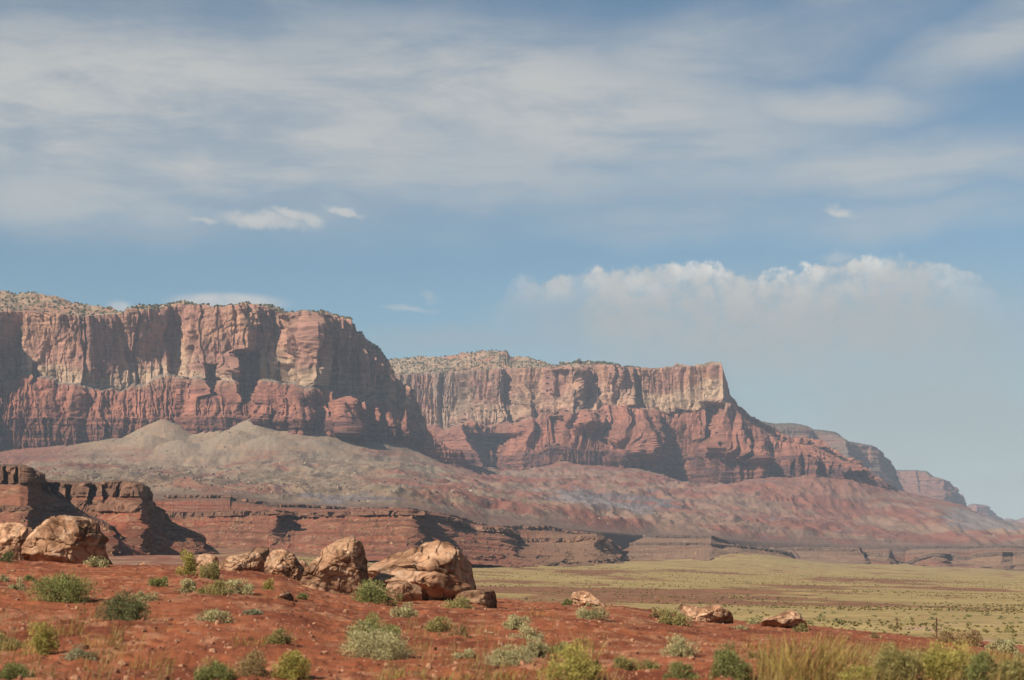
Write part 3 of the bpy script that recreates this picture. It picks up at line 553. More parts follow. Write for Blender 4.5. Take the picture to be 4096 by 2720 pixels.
MESA_D = ledge('ledge_mesa', 'thin brown ledge with a dark rim behind the grassy rise at centre right', px,
    [(R1 + 1, D1 + 250), (R1, D1 + 20), (R1 + .2, D1), (R1 + 2.6, D1 - 4), (R2 - .2, D2 + 8), (R2, D2), (np.minimum(R2 + 2.4, ft), D2 - 4), (ft, D2 - 230), (ft + 7, D2 - 400)], [4, 5, 12, 14, 4, 12, 34, 14], 2400, [(2, 3), (5, 6)], per=3.5, amp=1.3, tones=(lin((104, 86, 74)), lin((124, 104, 92)), lin((150, 118, 94)), lin((140, 94, 75)), lin((172, 144, 116))),  seed=7.5, gul=4.0, flut=.5)
px = np.arange(735, 1115, 0.55)
R1 = itp(px, [(735,547),(760,545),(820,546),(902,546.2),(950,546.5),(1013,545.5),(1024,546.5),(1115,548)]) + .3 * fbm(px / 4, 0, 11, 3)
R2 = np.maximum(itp(px, [(735,551),(770,549),(798,547.2),(860,547.8),(862,552),(874,553),(890,553.6),(892,560),(905,562.5),(912,561),(919,557),(934,553),(950,554),(960,556),(968,556.5),(978,553.5),(1001,552),(1024,552),(1115,553)]) + .3 * fbm(px / 3, 0, 12, 3), R1 + .6)
ft = np.maximum(itp(px, [(735,556),(813,559),(876,564),(940,568),(1024,572),(1115,575)]), R2 + .8)
D1 = itp(px, [(735,3050),(860,3150),(1115,3350)]); D2 = itp(px, [(735,2820),(798,2820),(860,2800),(864,2880),(874,2850),(888,2850),(893,2950),(905,3000),(919,2880),(934,2790),(943,2800),(950,2870),(968,2870),(1001,2760),(1012,2810),(1024,2800),(1115,2760)]); D1 = np.maximum(D1, D2 + 60)
MESA_E = ledge('ledge_mesa', 'low red banded ledge with tan caprock at the right edge of the plain', px,
    [(R1 + 1, D1 + 250), (R1, D1 + 20), (R1 + .2, D1), (R1 + 1.8, D1 - 4), (R2 - .2, D2 + 8), (R2, D2), (np.minimum(R2 + 3.6, ft), D2 - 5), (ft, D2 - 160), (ft + 6, D2 - 300)], [4, 5, 12, 16, 4, 16, 40, 14], 2900, [(2, 3), (5, 6)], per=5.0, amp=3.0, tones=(lin((104, 86, 74)), lin((124, 104, 92)), lin((150, 118, 94)), lin((140, 94, 75)), lin((172, 144, 116))),  seed=9.5, gul=6.0, flut=.45)

# --- the plain
PY_ = [60, 100, 150, 250, 400, 550, 700, 1000, 1500, 2000, 3000, 4000, 16000]
PCOL = {-100: [-3, -3, -3, -2, 1, 5, 9, 14, 22, 28, 34, 36, 36], 250: [-3, -3.2, -3.4, -3, -1, 3, 7, 12, 22, 28, 34, 36, 36],
        450: [-4, -4.3, -4.8, -5.5, -5.5, -4.6, -3, 2, 13, 20, 32, 36, 36], 750: [-4.2, -4.8, -5.4, -6.2, -6.8, -6.8, -6.5, -4, 3, 12, 32, 40, 40],
        1024: [-4.5, -5, -5.6, -6.5, -7.5, -8.2, -8.5, -8, -4, 0, 8, 12, 12]}
CREST = [(-300,560),(0,563),(100,565.5),(200,568),(280,574),(330,588),(400,597),(500,602),(560,605),(620,610),(700,621),(760,626),(810,629),(870,638),(950,648),(1024,655),(1300,662)]
def plain_z(px, Y):
    ks = sorted(PCOL); zs = np.stack([np.interp(Y, PY_, PCOL[k]) for k in ks])
    z = np.zeros_like(Y)
    p = np.clip(px, ks[0], ks[-1])
    for i in range(len(ks) - 1):
        m = (p >= ks[i]) & (p <= ks[i + 1]); t = (p - ks[i]) / (ks[i + 1] - ks[i]); z = np.where(m, zs[i] * (1 - t) + zs[i + 1] * t, z)
    X = (px - CX) / F * Y
    z = z + np.clip(Y / 900, 0, 1) * (1.6 * fbm(X / 300, Y / 260, 3.0, 3)) + .25 * fbm(X / 25, Y / 25, 1.0, 2) + .9 * sstep(0.15, .5, fbm(X / 160, Y / 70, 8.0, 2)) * sstep(300, 500, Y)
    z = z + 9 * np.exp(-((px - 745) / 60) ** 2 - ((Y - 2250) / 260) ** 2)
    return z + HC
def fore_z(px, Y, detail=True):
    zc = (Y0 - itp(px, CREST)) / F * 75.0 + HC
    zn = HC - 1.28
    t = (Y - 22) / (75 - 22)
    near = zn + (zc - zn) * np.clip(t, 0, 1.0) - .012 * np.clip(22 - Y, 0, 30)
    near = near + .35 * np.sin(np.clip(t, 0, 1) * math.pi) * 0
    far = plain_z(px, np.maximum(Y, 60.0)) - .6
    b = sstep(76, 130, Y)
    X = (px - CX) / F * Y
    z = near * (1 - b) + far * b
    z = z + (1 - b) * .16 * fbm(X / 9, Y / 9, 6.0, 3)
    return z
def ground_hit(px, py, ymin=14.0, ymax=420.0):
    Y = np.geomspace(ymin, ymax, 900); p = np.full_like(Y, px)
    z = np.where(Y < 120, fore_z(p, Y), np.maximum(fore_z(p, Y), plain_z(p, Y))); q = Y0 - (z - HC) / Y * F
    i = np.argmax(q <= py)
    return (float(Y[i]), float(z[i])) if (q <= py).any() else (70.0, float(fore_z(np.array([px]), np.array([70.0]))[0]))

px = np.arange(-140, 1170, 1.6); Yr = np.geomspace(70, 3500, 560)
PX, YY = np.meshgrid(px, Yr); X = (PX - CX) / F * YY
Z = plain_z(PX, YY)
GRASSY, REDPL, PALEPL = lin((174, 149, 99)), lin((142, 94, 72)), lin((196, 160, 132))
a = fbm(X / 90, YY / 160, 1.0, 4); b = fbm(X / 14, YY / 30, 2.0, 3); st = fbm(X / 700, YY / 45, 6.0, 3)
c = mixc(GRASSY, GRASSY * 1.15, sstep(-.2, .4, st))
scrn = Y0 - (Z - HC) / YY * F
rm = sstep(.0, .35, a + .35 * b + .5 * st + .42 * np.exp(-((YY - 560) / 190) ** 2) * (1 - sstep(800, 1100, PX)) + .3 * np.exp(-((YY - 560) / 130) ** 2) + .35 * np.exp(-((YY - 1150) / 160) ** 2) + .35 * (1 - sstep(100, 330, PX)) - .25)
c = mixc(c, REDPL, rm * .85); c = mixc(c, PALEPL, np.clip(sstep(.25, .5, b + .4 * a) * (1 - sstep(170, 260, YY)) * sstep(800, 930, PX) * .9 + sstep(-.15, .25, b + .5 * a) * (1 - sstep(118, 150, YY)) * sstep(920, 975, PX), 0, 1))
c = mixc(c, mixc(REDS, TANS, sstep(-.2, .4, b)), (1 - sstep(150, 330, PX)) * .8)
c = c * (1 + .22 * fbm(X / 4, YY / 6, 1.0, 2) + .22 * fbm(X / 60, YY / 12, 4.0, 3))[..., None]
P_PLAIN = np.stack([X, YY, Z], -1)
tag(grid_obj('plain', P_PLAIN, c, M_PLAIN, True), 'wide olive grass plain with red soil bands', 'plain', kind='structure')
# the ground far to the sides and out to the horizon, below everything else
gx = np.linspace(-5200, 5200, 60); gy = np.linspace(-40, 15000, 80); GX, GY = np.meshgrid(gx, gy)
GZ = -14 + 16 * sstep(2500, 6000, GY)
tag(grid_obj('ground', np.stack([GX, GY, GZ], -1), np.broadcast_to(REDPL, GX.shape + (3,)), M_PLAIN, True), 'desert ground reaching to the horizon', 'ground', kind='structure')

# --- red dirt foreground
px = np.arange(-90, 1115, 1.05); Yr = np.geomspace(9, 150, 560)
PX, YY = np.meshgrid(px, Yr); X = (PX - CX) / F * YY
Z = fore_z(PX, YY)
cl = ridge(X / 1.3, YY / 1.1, 3.0, 4); lump = fbm(X / .45, YY / .4, 1.0, 4)
msk = .6 + .6 * sstep(-.3, .3, fbm(X / 5, YY / 5, 9.0, 2))
Z = Z + (.05 * cl + .06 * lump) * msk - .12 * sstep(.45, .8, fbm(X / 1.1, YY / .8, 4.0, 3))
P_FORE = np.stack([X, YY, Z], -1)
D1c, D2c, D3c = lin((162, 95, 64)), lin((130, 72, 49)), lin((190, 136, 102))
a = fbm(X / 3, YY / 4, 2.0, 4); b = fbm(X / .5, YY / .6, 5.0, 3)
c = mixc(D1c, D2c, sstep(-.2, .5, a)); c = mixc(c, D3c, sstep(.05, .6, b + .7 * fbm(X / 6, YY / 3, 7.0, 3)) * .7)
tag(grid_obj('dirt_bank', P_FORE, c, M_DIRT, True), 'rough red dirt bank beside the road', 'ground', kind='structure')

# ------------------------------------------------------------------ boulders
def ico(sub):
    bm = bmesh.new(); bmesh.ops.create_icosphere(bm, subdivisions=sub, radius=1.0)
    v = np.array([x.co[:] for x in bm.verts]); f = np.array([[q.index for q in p.verts] for p in bm.faces]); bm.free()
    return v, f
ICO = {k: ico(k) for k in (1, 2, 4, 6, 7)}
T1, T2, T3, TD = lin((204, 160, 126)), lin((176, 132, 102)), lin((224, 188, 156)), lin((108, 78, 58))
def boulder(name, label, poly, base_py, depth=.8, planes=(), seed=1.0, sub=6, rough=1.0, tone=1.0, Y=None, boxy=.75, cat='boulder', grp=None, bury=.22, mat=None, tint=None):
    """poly: outline in picture columns and rows, turned into metres at the boulder's own distance"""
    p = np.array(poly, float); pxm = p[:, 0].mean()
    if Y is None: Y, gz = ground_hit(float(pxm), base_py)
    sc_ = Y / F
    cxp, cyp = (p[:, 0].min() + p[:, 0].max()) / 2, (p[:, 1].min() + base_py) / 2
    q = np.stack([(p[:, 0] - cxp) * sc_, -(p[:, 1] - cyp) * sc_], -1)
    w = (q[:, 0].max() - q[:, 0].min()) / 2; h = (base_py - p[:, 1].min()) / 2 * sc_
    zb = q[:, 1].min(); q[:, 1] = np.where(q[:, 1] < zb + .25 * h, q[:, 1] - bury * 2 * h, q[:, 1]); q[:, 0] = np.where(q[:, 1] < zb, q[:, 0] * 1.06, q[:, 0])
    dense = []
    for i in range(len(q)):
        a, b = q[i], q[(i + 1) % len(q)]
        for t in np.linspace(0, 1, 24, endpoint=False): dense.append(a + (b - a) * t)
    dense = np.array(dense); th = np.arctan2(dense[:, 1], dense[:, 0]); rr = np.hypot(*dense.T); o = np.argsort(th)
    v, f = ICO[sub]
    t = np.arctan2(v[:, 2], v[:, 0]); Rr = np.interp(t, th[o], rr[o], period=2 * math.pi)
    cph = np.sqrt(np.clip(v[:, 0] ** 2 + v[:, 2] ** 2, 0, 1)); sph = v[:, 1]
    e = boxy; nrm = (np.abs(cph) ** (2 / e) + np.abs(sph) ** (2 / e)) ** (e / 2)
    cc, ss = cph / nrm, sph / nrm
    D = depth * w
    P = np.stack([Rr * cc * np.cos(t), D * ss, Rr * cc * np.sin(t)], -1)
    rs = np.random.default_rng(int(seed * 977))
    pl = [(np.array(n, float) / np.linalg.norm(n), d) for n, d in planes]
    for _ in range(7):
        n = rs.normal(size=3); n[1] = -abs(n[1]) - .7; n /= np.linalg.norm(n); pl.append((n, rs.uniform(.6, .9)))
    S = np.array([w, D, h])
    for n, d in pl:
        u = P / S; ex = np.clip(u @ n - d, 0, None); P[:, 1] = np.where(ex > 0, np.minimum(P[:, 1] + ex / max(.12, -n[1]) * D, np.maximum(P[:, 1], .85 * D)), P[:, 1])
    u = P / w
    k = 2.1
    dn = .10 * fbm(u[:, 0] * k + seed, u[:, 1] * k, u[:, 2] * k, 4) + .045 * cellsteps(u[:, 0] * 2.2 + seed, u[:, 2] * 3.0, seed + u[:, 1] * 2.2, 4) - .05 * sstep(.55, .85, ridge(u[:, 0] * 1.6 + seed, u[:, 1] * 1.6, u[:, 2] * 2.6 + 3, 2)) + .018 * fbm(u[:, 0] * 14, u[:, 1] * 14, u[:, 2] * 14 + seed, 3)
    nv = P / (S ** 2); nv /= np.linalg.norm(nv, axis=1)[:, None] + 1e-9
    edge = .35 + .65 * np.abs(ss)
    P = P + nv * (dn * w * .75 * rough * edge)[:, None]
    bed = fbm(u[:, 0] * .8 + seed, u[:, 1] * .8, (u[:, 2] + .25 * u[:, 0]) * 9, 3); ck = np.exp(-(pn(u[:, 0] * 1.5 + seed * 3, u[:, 1] * 1.5, u[:, 2] * 1.1) / .035) ** 2) + np.exp(-(pn(u[:, 0] * 2.3, u[:, 1] * 2.3 + seed, u[:, 2] * 3.1) / .03) ** 2)
    P = P + nv * ((.03 * bed - .055 * np.clip(ck, 0, 1)) * w * rough * edge)[:, None]
    a = fbm(u[:, 0] * 1.3 + seed, u[:, 1] * 1.3, u[:, 2] * 2.2, 4); b = fbm(u[:, 0] * 5 + seed, u[:, 1] * 5, u[:, 2] * 5, 3)
    c = mixc(T1, T2, sstep(-.3, .35, a)); c = mixc(c, T3, sstep(.1, .55, b - .2 * a) * .6); c = mixc(c, TD, sstep(.12, .5, a * .6 + fbm(u[:, 0] * 3, u[:, 1] * 3, u[:, 2] * 1.2 + seed, 4)) * .6)
    c = c * (1 - .28 * np.clip(ck, 0, 1) - .18 * sstep(.05, .4, bed))[:, None] * tone
    if tint is not None: c = mixc(c, lin(tint), np.full(len(c), .6))
    ob = mesh_obj(name, P, f, mat or M_BOULDER, c, True)
    ob.location = ((cxp - CX) * sc_, Y + D * .25, HC + (Y0 - cyp) * sc_)
    return tag(ob, label, cat, grp)
RF = ((.86, -.5, .05), .42)                       # broken face turned away from the sun
boulder('boulder', 'pale tan boulder cut off by the left edge beside the largest rounded boulder', [(-22,535),(-12,524),(0,523),(12,521.5),(21,523.5),(27,528),(26,538),(22,547),(19,556),(8,556),(-22,556)], 558, .7, [((-.35, -.8, .45), .5)], 27.4, 6, .8, 1.25, Y=84)
boulder('boulder', 'largest rounded tan boulder at left with a dark shaded right side', [(19,562),(21,548),(24,538),(31,526),(42,518.5),(61,515.5),(77,515.5),(89,518.5),(95,523),(96,531),(105,537),(106.5,540),(102,545),(104,556),(109,562),(108,566),(60,567),(20,566)], 566, .8, [((.93, -.36, 0), .80), ((-.75, -.4, .55), .78), ((-.2, -.95, .1), .6)], 2.2, 7, 1.0, Y=80)
boulder('boulder', 'small upright tan boulder half hidden by a yellow bush', [(188,579),(190,572),(196,560),(198,555),(203,553),(212,554),(217,558),(220,566),(219,576),(205,580)], 579, .8, [((.92, -.38, .1), .75)], 3.3, Y=72)
boulder('boulder', 'lumpy tan boulder with a knob on top, second left of the tall leaning slab', [(218,580),(219,563),(230,556),(243,553),(253,550),(254,547),(260,546),(267,547),(268,552),(266,560),(263,576),(248,578),(221,580)], 580, .8, [((.93, -.36, .1), .82)], 4.4, 7, Y=72)
boulder('boulder', 'pitted tan boulder with a hollow top just left of the tall leaning slab', [(264,579),(264.5,568),(266,557),(272,550),(281,548),(287,551),(293,553),(297,559),(303,568),(305,574),(299,582),(282,583),(266,581)], 582, .85, [((.9, -.36, .25), .75), ((.1, -.8, .6), .72)], 5.5, 7, 1.5, Y=69)
boulder('boulder', 'small tan rock peeping out behind the pitted boulder', [(297,568),(299,561),(303,560),(307,563),(309,568)], 570, .8, (), 6.1, 4, Y=76)
boulder('boulder', 'tall tan leaning slab boulder with a flat sunlit face', [(296,593),(297,586),(305,570),(312,561),(322,549),(332,542),(339,538.5),(347,536.8),(356,538.5),(361,542),(363.5,549),(366.5,561),(367,572),(369,582),(364,588),(352,590),(337,591),(320,591),(313,593)], 592, .6, [((-.42, -.75, .5), .52), ((.94, -.34, .05), .72), ((.35, -.85, -.4), .55)], 7.7, 7, Y=64)
boulder('boulder', 'broad wedge shaped tan boulder with a black shaded right end', [(366,572),(372,563),(387,555),(401,551),(416,545),(424,541),(435,541),(446,542.5),(456,547.5),(465,556.5),(471,563),(474,586),(460,590),(420,588),(390,584),(370,580)], 588, .75, [((.94, -.34, .05), .78), ((-.45, -.55, .72), .42)], 8.8, 7, Y=70)
boulder('boulder', 'low tan slab lying along the front of the wedge shaped boulder', [(371,580),(380,570),(392,564),(404,568),(429,572),(448,577),(472,586),(462,590),(455,595),(429,597),(400,595),(380,590)], 597, .5, [((-.3, -.5, .85), .45), ((.5, -.85, -.1), .6)], 9.9, 7, Y=65)
boulder('boulder', 'flat dark fronted block in front of the low slab', [(384,592),(388,581),(400,579.5),(415,584),(421,587),(421,596),(410,598),(396,598)], 598, .7, [((.5, -.86, 0), .4), ((-.1, -.2, .97), .6)], 10.3, 6, .8, Y=62)
boulder('boulder', 'squared brown block at the right end of the boulder row', [(453,600),(458,593.5),(464,591),(480,589),(494,590.3),(496,595),(496,607.5),(479,605),(454,602)], 607, .6, [((.93, -.36, 0), .62), ((-.1, -.97, .1), .5), ((0, -.1, 1), .75)], 11.4, 6, .6, .72, Y=60)
boulder('boulder', 'pale rounded boulder sloping down to the right near centre', [(570,600),(571,596),(573,592),(582,590.6),(590,592),(597,598),(604,604),(610,608),(590,609),(574,608)], 608, .8, [((.8, -.55, .25), .8)], 12.6, 7, 1.0, 1.12, Y=72)
boulder('boulder', 'broad pale boulder with a black hollow at its right end beside a dark bush', [(680,608),(684,604),(692,605),(704,607.5),(711,606),(718,604),(728,610),(734,614),(734.6,623.5),(717,622),(702,623.5),(690,623)], 623, .6, [((.9, -.42, -.1), .82), ((-.3, -.7, .65), .7)], 13.2, 7, 1.2, 1.1, Y=68)
boulder('boulder', 'peaked tan boulder at the foot of the bank, farthest right', [(762,622),(768,618),(777,615),(788,610),(794,609.2),(802,615),(806,621),(810,629),(788,628),(765,627)], 628, .8, [((.88, -.42, .22), .75)], 14.9, 7, 1.0, 1.0, Y=70)
boulder('boulder', 'small brown rock on the dirt left of the tall leaning slab', [(275,600),(280,594),(288,590.3),(292,596),(293,600.5)], 601, .9, [((.9, -.4, 0), .45)], 15.1, 6, .8, .75)
boulder('boulder', 'small dark rock on the crest right of the squared brown block', [(506,609),(508,606.5),(516,606.3),(517.5,609.5)], 609.5, .9, (), 16.1, 4, .8, .5, Y=66)
boulder('boulder', 'flat dark rock on the crest, second right of the squared brown block', [(519,610),(521,607.5),(529,608),(530.5,610.5)], 610.5, .9, (), 17.1, 4, .8, .5, Y=66)
boulder('boulder', 'dark red rock on the crest left of the broad pale boulder', [(637,623),(639,619.5),(643,620),(645,623)], 623.5, .9, (), 18.1, 4, .8, .45, Y=62)
boulder('boulder', 'pale rock beyond the crest right of the largest rounded boulder', [(134,568),(139,563.5),(143,562),(148,565),(150,569)], 570, .9, (), 19.1, 4, 1, 1.1, Y=110)
boulder('boulder', 'small pale rock on the dirt below the largest rounded boulder', [(9,573),(11,570),(15,569.5),(17,573)], 573.5, .9, (), 20.1, 4, 1, 1.0)
# pale stones lying in the dirt
for (x, y, w, h, s, lb) in [(121,632.0,9,2.6,1,'flat pale stone, left end of the white row below the dark bush'), (131,633.0,9,2.2,2,'flat pale stone second in the white row below the dark bush'), (141,633.6,8,2.4,3,'flat pale stone third in the white row below the dark bush'), (152,634.2,9,2.0,4,'flat pale stone, right end of the white row below the dark bush'),
                        (218,632,6,1.6,5,'lone flat pale stone on the dirt right of the white row'), (407,633,10,2,6,'flat pale stone behind the big central bush'), (432,638,8,1.8,7,'flat pale stone right of the big central bush'), (447,642,7,1.5,8,'thin pale stone between the centre bushes'), (489,634,16,2.6,9,'widest pale stone on the dirt near the centre'), (505,639,10,2.2,10,'pale stone left of the grey bushes near the centre')]:
    boulder('flat_stone', lb, [(x - w / 2, y), (x - w / 3, y - h), (x + w / 5, y - h * .8), (x + w / 2, y)], y + .5, .9, (), 30 + s, 4, .9, 1.1, mat=M_BOULDER, cat='stone', grp='pale stones lying on the dirt', bury=.3, tint=(214, 178, 148))

# ------------------------------------------------------------------ shrubs and grasses
def leaves(rs, n, size, wide, dens=14, flat=.0, upright=.5):
    """leaf-sized blades gathered in clumps through a dome one unit wide and one unit high"""
    k = dens; ang = rs.uniform(0, 2 * math.pi, k); rad = np.sqrt(rs.uniform(0, 1, k)) * .36
    cz = rs.uniform(.25, .78, k) * (1 - .9 * (rad / .5) ** 2); cx, cy = rad * np.cos(ang), rad * np.sin(ang)
    cr = rs.uniform(.10, .22, k); tone = rs.uniform(.72, 1.22, k)
    i = rs.integers(0, k, n); d = rs.normal(size=(n, 3)); d /= np.linalg.norm(d, axis=1)[:, None]
    r = rs.uniform(.35, 1.15, n) ** .6
    p = np.stack([cx[i], cy[i], cz[i]], -1) + d * (cr[i] * r)[:, None] * np.array([1.0, 1.0, 1.15])
    low = rs.uniform(size=n) < .18
    p[low, 2] *= rs.uniform(.1, .7, low.sum())
    p[:, 2] = np.clip(p[:, 2], .02, None)
    ax = d * .7 + np.array([0, 0, upright]) + rs.normal(size=(n, 3)) * .35; ax /= np.linalg.norm(ax, axis=1)[:, None]
    sd = np.cross(ax, rs.normal(size=(n, 3))); sd /= np.linalg.norm(sd, axis=1)[:, None] + 1e-9
    tn = tone[i] * rs.uniform(.85, 1.15, n)
    return p, ax, sd, tn
def blades(p, ax, sd, ln, wd):
    a = p - ax * ln * .5; b = p + ax * ln * .5
    V = np.stack([a - sd * wd * .3, p - sd * wd, b, p + sd * wd], 1).reshape(-1, 3)
    return V, np.arange(len(V)).reshape(-1, 4)
KIND = {'green': (lin((128, 126, 76)), lin((102, 106, 64))), 'dark': (lin((110, 108, 72)), lin((86, 90, 60))), 'grey': (lin((164, 154, 112)), lin((134, 128, 92))),
        'yellow': (lin((160, 146, 80)), lin((128, 122, 66))), 'olive': (lin((144, 132, 82)), lin((114, 108, 68))), 'brown': (lin((146, 122, 84)), lin((118, 100, 70))), 'blue': (lin((146, 142, 112)), lin((114, 114, 90)))}
def bush(label, x0, x1, y0, y1, kind, seed, wisps=0, Y=None, name='shrub'):
    pxm = (x0 + x1) / 2
    if Y is None: Y, gz = ground_hit(pxm, y1 - .6)
    else: gz = float(fore_z(np.array([pxm]), np.array([Y]))[0])
    m = Y / F; W, H = (x1 - x0) * m, (y1 - y0) * m * 1.5
    rs = np.random.default_rng(seed)
    n = int(np.clip((x1 - x0) * (y1 - y0) * 5.0, 700, 9000))
    p, ax, sd, tn = leaves(rs, n, .05, 1, dens=int(np.clip((x1 - x0) * .55, 9, 26)))
    p = p * np.array([W * 1.12, W * .95, H])
    ln = np.clip(2.2 * m, .03, .085) * rs.uniform(.6, 1.5, n)[:, None]; wd = np.clip(.36 * m, .005, .014) * rs.uniform(.7, 1.4, n)[:, None]
    V, f = blades(p, ax, sd, ln, wd)
    a, b = KIND[kind]; c = mixc(a, b, rs.uniform(0, 1, n)) * tn[:, None] * 2.05; c = np.repeat(c, 4, 0)
    root = bpy.data.objects.new(name, None); col.objects.link(root); root.empty_display_size = .2
    root.location = ((pxm - CX) * m, Y, gz - .02); tag(root, label, 'shrub', 'desert shrubs scattered over the red dirt')
    mesh_obj('foliage', V, f, M_LEAF, c, False, root)
    # woody stems fanning from the base
    ns = 14; sv, sf = [], []
    for k in range(ns):
        t = rs.integers(0, n); e = p[t] * .85; q = np.array([rs.normal() * .04 * W, rs.normal() * .04 * W, -.03]); r = .012
        s = np.array([r, 0, 0]); u = np.array([0, r, 0]); b0 = len(sv)
        mid = (q + e) / 2 + np.array([0, 0, .06 * H])
        for (cpt, kk) in ((q, 1.0), (mid, .7), (e, .3)): sv += [cpt + s * kk, cpt + u * kk, cpt - s * kk, cpt - u * kk]
        for g in (0, 4):
            for j in range(4): sf.append([b0 + g + j, b0 + g + (j + 1) % 4, b0 + g + 4 + (j + 1) % 4, b0 + g + 4 + j])
    mesh_obj('stem', np.array(sv), np.array(sf), M_STEM, None, False, root)
    return root
BUSHES = [
 ('dense green bush standing below the largest rounded boulder',31,95,576,604,'green'), ('dark olive bush right of and below the dense green one at left',97,154,598,627,'dark'),
 ('small grey bush at left edge of the dense green bush',8,27,581,593,'grey'), ('grey tuft cut by the left edge on the upper dirt',-4,11,576,584,'grey'), ('light green tuft just above the small grey bush at left',22,37,576,584,'green'),
 ('leafy green bush, left end of the hedge like row below the boulders',149,171,577,589,'green'), ('grey bush second in the hedge like row below the boulders',174,199,583,595,'grey'), ('grey green bush third in the hedge like row below the boulders',196,234,584,597,'olive'), ('pale grey bush, right end of the hedge like row below the boulders',222,258,582,596,'grey'), 
 ('round pale green bush between the dense green bush and the hedge like row',131,157,592,603,'grey'), ('grey green bush alone on the open dirt at left centre',199,235,612,627,'grey'), ('tiny grey bush just right of the lone grey green bush at left centre',244,260,610,617,'blue'),
 ('bright yellow green bush at lower left',22,58,630,659,'yellow'), ('dull green bush cut by the left edge at lower left',-12,25,637,653,'olive'), ('blue grey bush at lower left beside the bright yellow green one',60,97,649,664,'blue'), ('green bush at the bottom left corner',-6,36,668,686,'green'),
 ('pale grey bush at the foot of the largest rounded boulder',82,110,559,568,'grey'), ('green bush at the foot of the boulder cut by the left edge',-2,19,553,564,'dark'),
 ('yellow green bush growing against the small upright boulder',198,219,561,582,'olive'), ('feathery yellow bush left of the small upright boulder',177,197,556,578,'yellow'),
 ('small yellow green tuft under the pitted boulder',262,277,582,592,'yellow'), ('bright green bush under the tall leaning slab and wedge boulder',353,398,584,607,'green'), ('grey bush under the bright green bush at centre',387,418,605,620,'grey'), ('yellow olive bush in front of the squared brown block',441,476,598,611,'olive'),
 ('low olive bush on open dirt below the low tan slab',421,455,620,634,'olive'), ('small brown grey bush right of the low olive bush',453,471,628,641,'brown'), ('tiny brown bush under the small brown grey bush',443,455,635,643,'brown'),
 ('largest bush, green and grey, at lower centre',332,412,630,661,'grey'), ('tall green bush rising out of the largest centre bush',346,398,622,656,'green'), ('small olive bush behind the largest centre bush',380,401,626,637,'olive'), ('olive bush with yellow tips left of the largest centre bush',266,296,632,648,'olive'),
 ('small green tuft beside the small brown rock',296,309,595,601,'green'), ('small grey tuft on open dirt below the small brown rock',243,262,609,616,'blue'),
 ('bright yellow green bush at the bottom left of centre',273,315,657,686,'yellow'), ('grey twiggy bush at the bottom beside the bright yellow green one',233,275,659,686,'brown'), ('green bush at the bottom edge left of the grey twiggy one',192,236,666,688,'green'),
 ('grey green bush right of the largest centre bush',453,478,650,662,'grey'), ('wide grey green bush low at centre',483,537,650,670,'grey'),
 ('grey green round bush on the dirt below the crest at centre',502,531,617,632,'grey'), ('grey bush below the grey green round one at centre',508,545,631,645,'grey'), ('grey green bush with dark shadow in the lower centre cluster',517,550,641,661,'grey'), ('bright green bush in the lower centre cluster',546,573,645,656,'green'),
 ('large feathery green bush at the bottom centre',538,604,652,688,'yellow'), ('olive bush with yellow tips right of the feathery bottom one',610,642,657,675,'olive'), ('smaller olive bush touching the right side of the yellow tipped olive bush',636,660,661,676,'olive'),
 ('round grey green bush alone on the red dirt right of centre',662,698,637,660,'grey'), ('dark olive bush in front of the broad pale boulder',655,691,612,627,'olive'), ('small brown bush left of the dark olive bush on the crest',649,661,611,620,'brown'), ('grey olive bush in front of the pale rounded boulder',571,607,608,621,'grey'), ('green tuft left of the pale rounded boulder',561,573,600,607,'green'),
 ('bright green bush at the bottom right of centre',708,752,654,686,'green'), ('low green bush at the bottom left of the bright green one',664,700,667,686,'green'), ('brown grey bush on the dirt at right of centre',747,764,649,662,'brown'),
 ('green bush at the foot of the peaked boulder',793,810,626,634,'olive'), ('small grey bush left of the peaked boulder',747,760,621,628,'grey'), ('small brown bush on the crest at right',867,881,634,641,'brown'),
 ('tall brown green bush beside the fence post',929,958,630,644,'brown'), ('brown bush right of the fence post',955,984,631,648,'brown'), ('grey green bush at the right near the tan sand',984,1018,641,655,'grey'), ('grey green bush cut by the right edge',1010,1034,652,668,'grey'),
 ('large yellow green bush at the bottom right',874,930,651,688,'olive'), ('bushy yellow bush between the large yellow green and leafy green ones at the bottom right',918,972,648,688,'yellow'), ('leafy green bush at the bottom right corner cluster',962,1000,660,690,'green'), ('dull olive bush at the bottom right corner',992,1034,662,690,'olive'),
 ('low bush at the bottom of the yellow grass at right',838,880,668,690,'yellow'), ('grey tuft on the dirt under the broad pale boulder',728,748,625,632,'grey'),
]
for i, (lb, a, b, c_, d_, kd) in enumerate(BUSHES): bush(lb, a, b, c_, d_, kd, 100 + i)

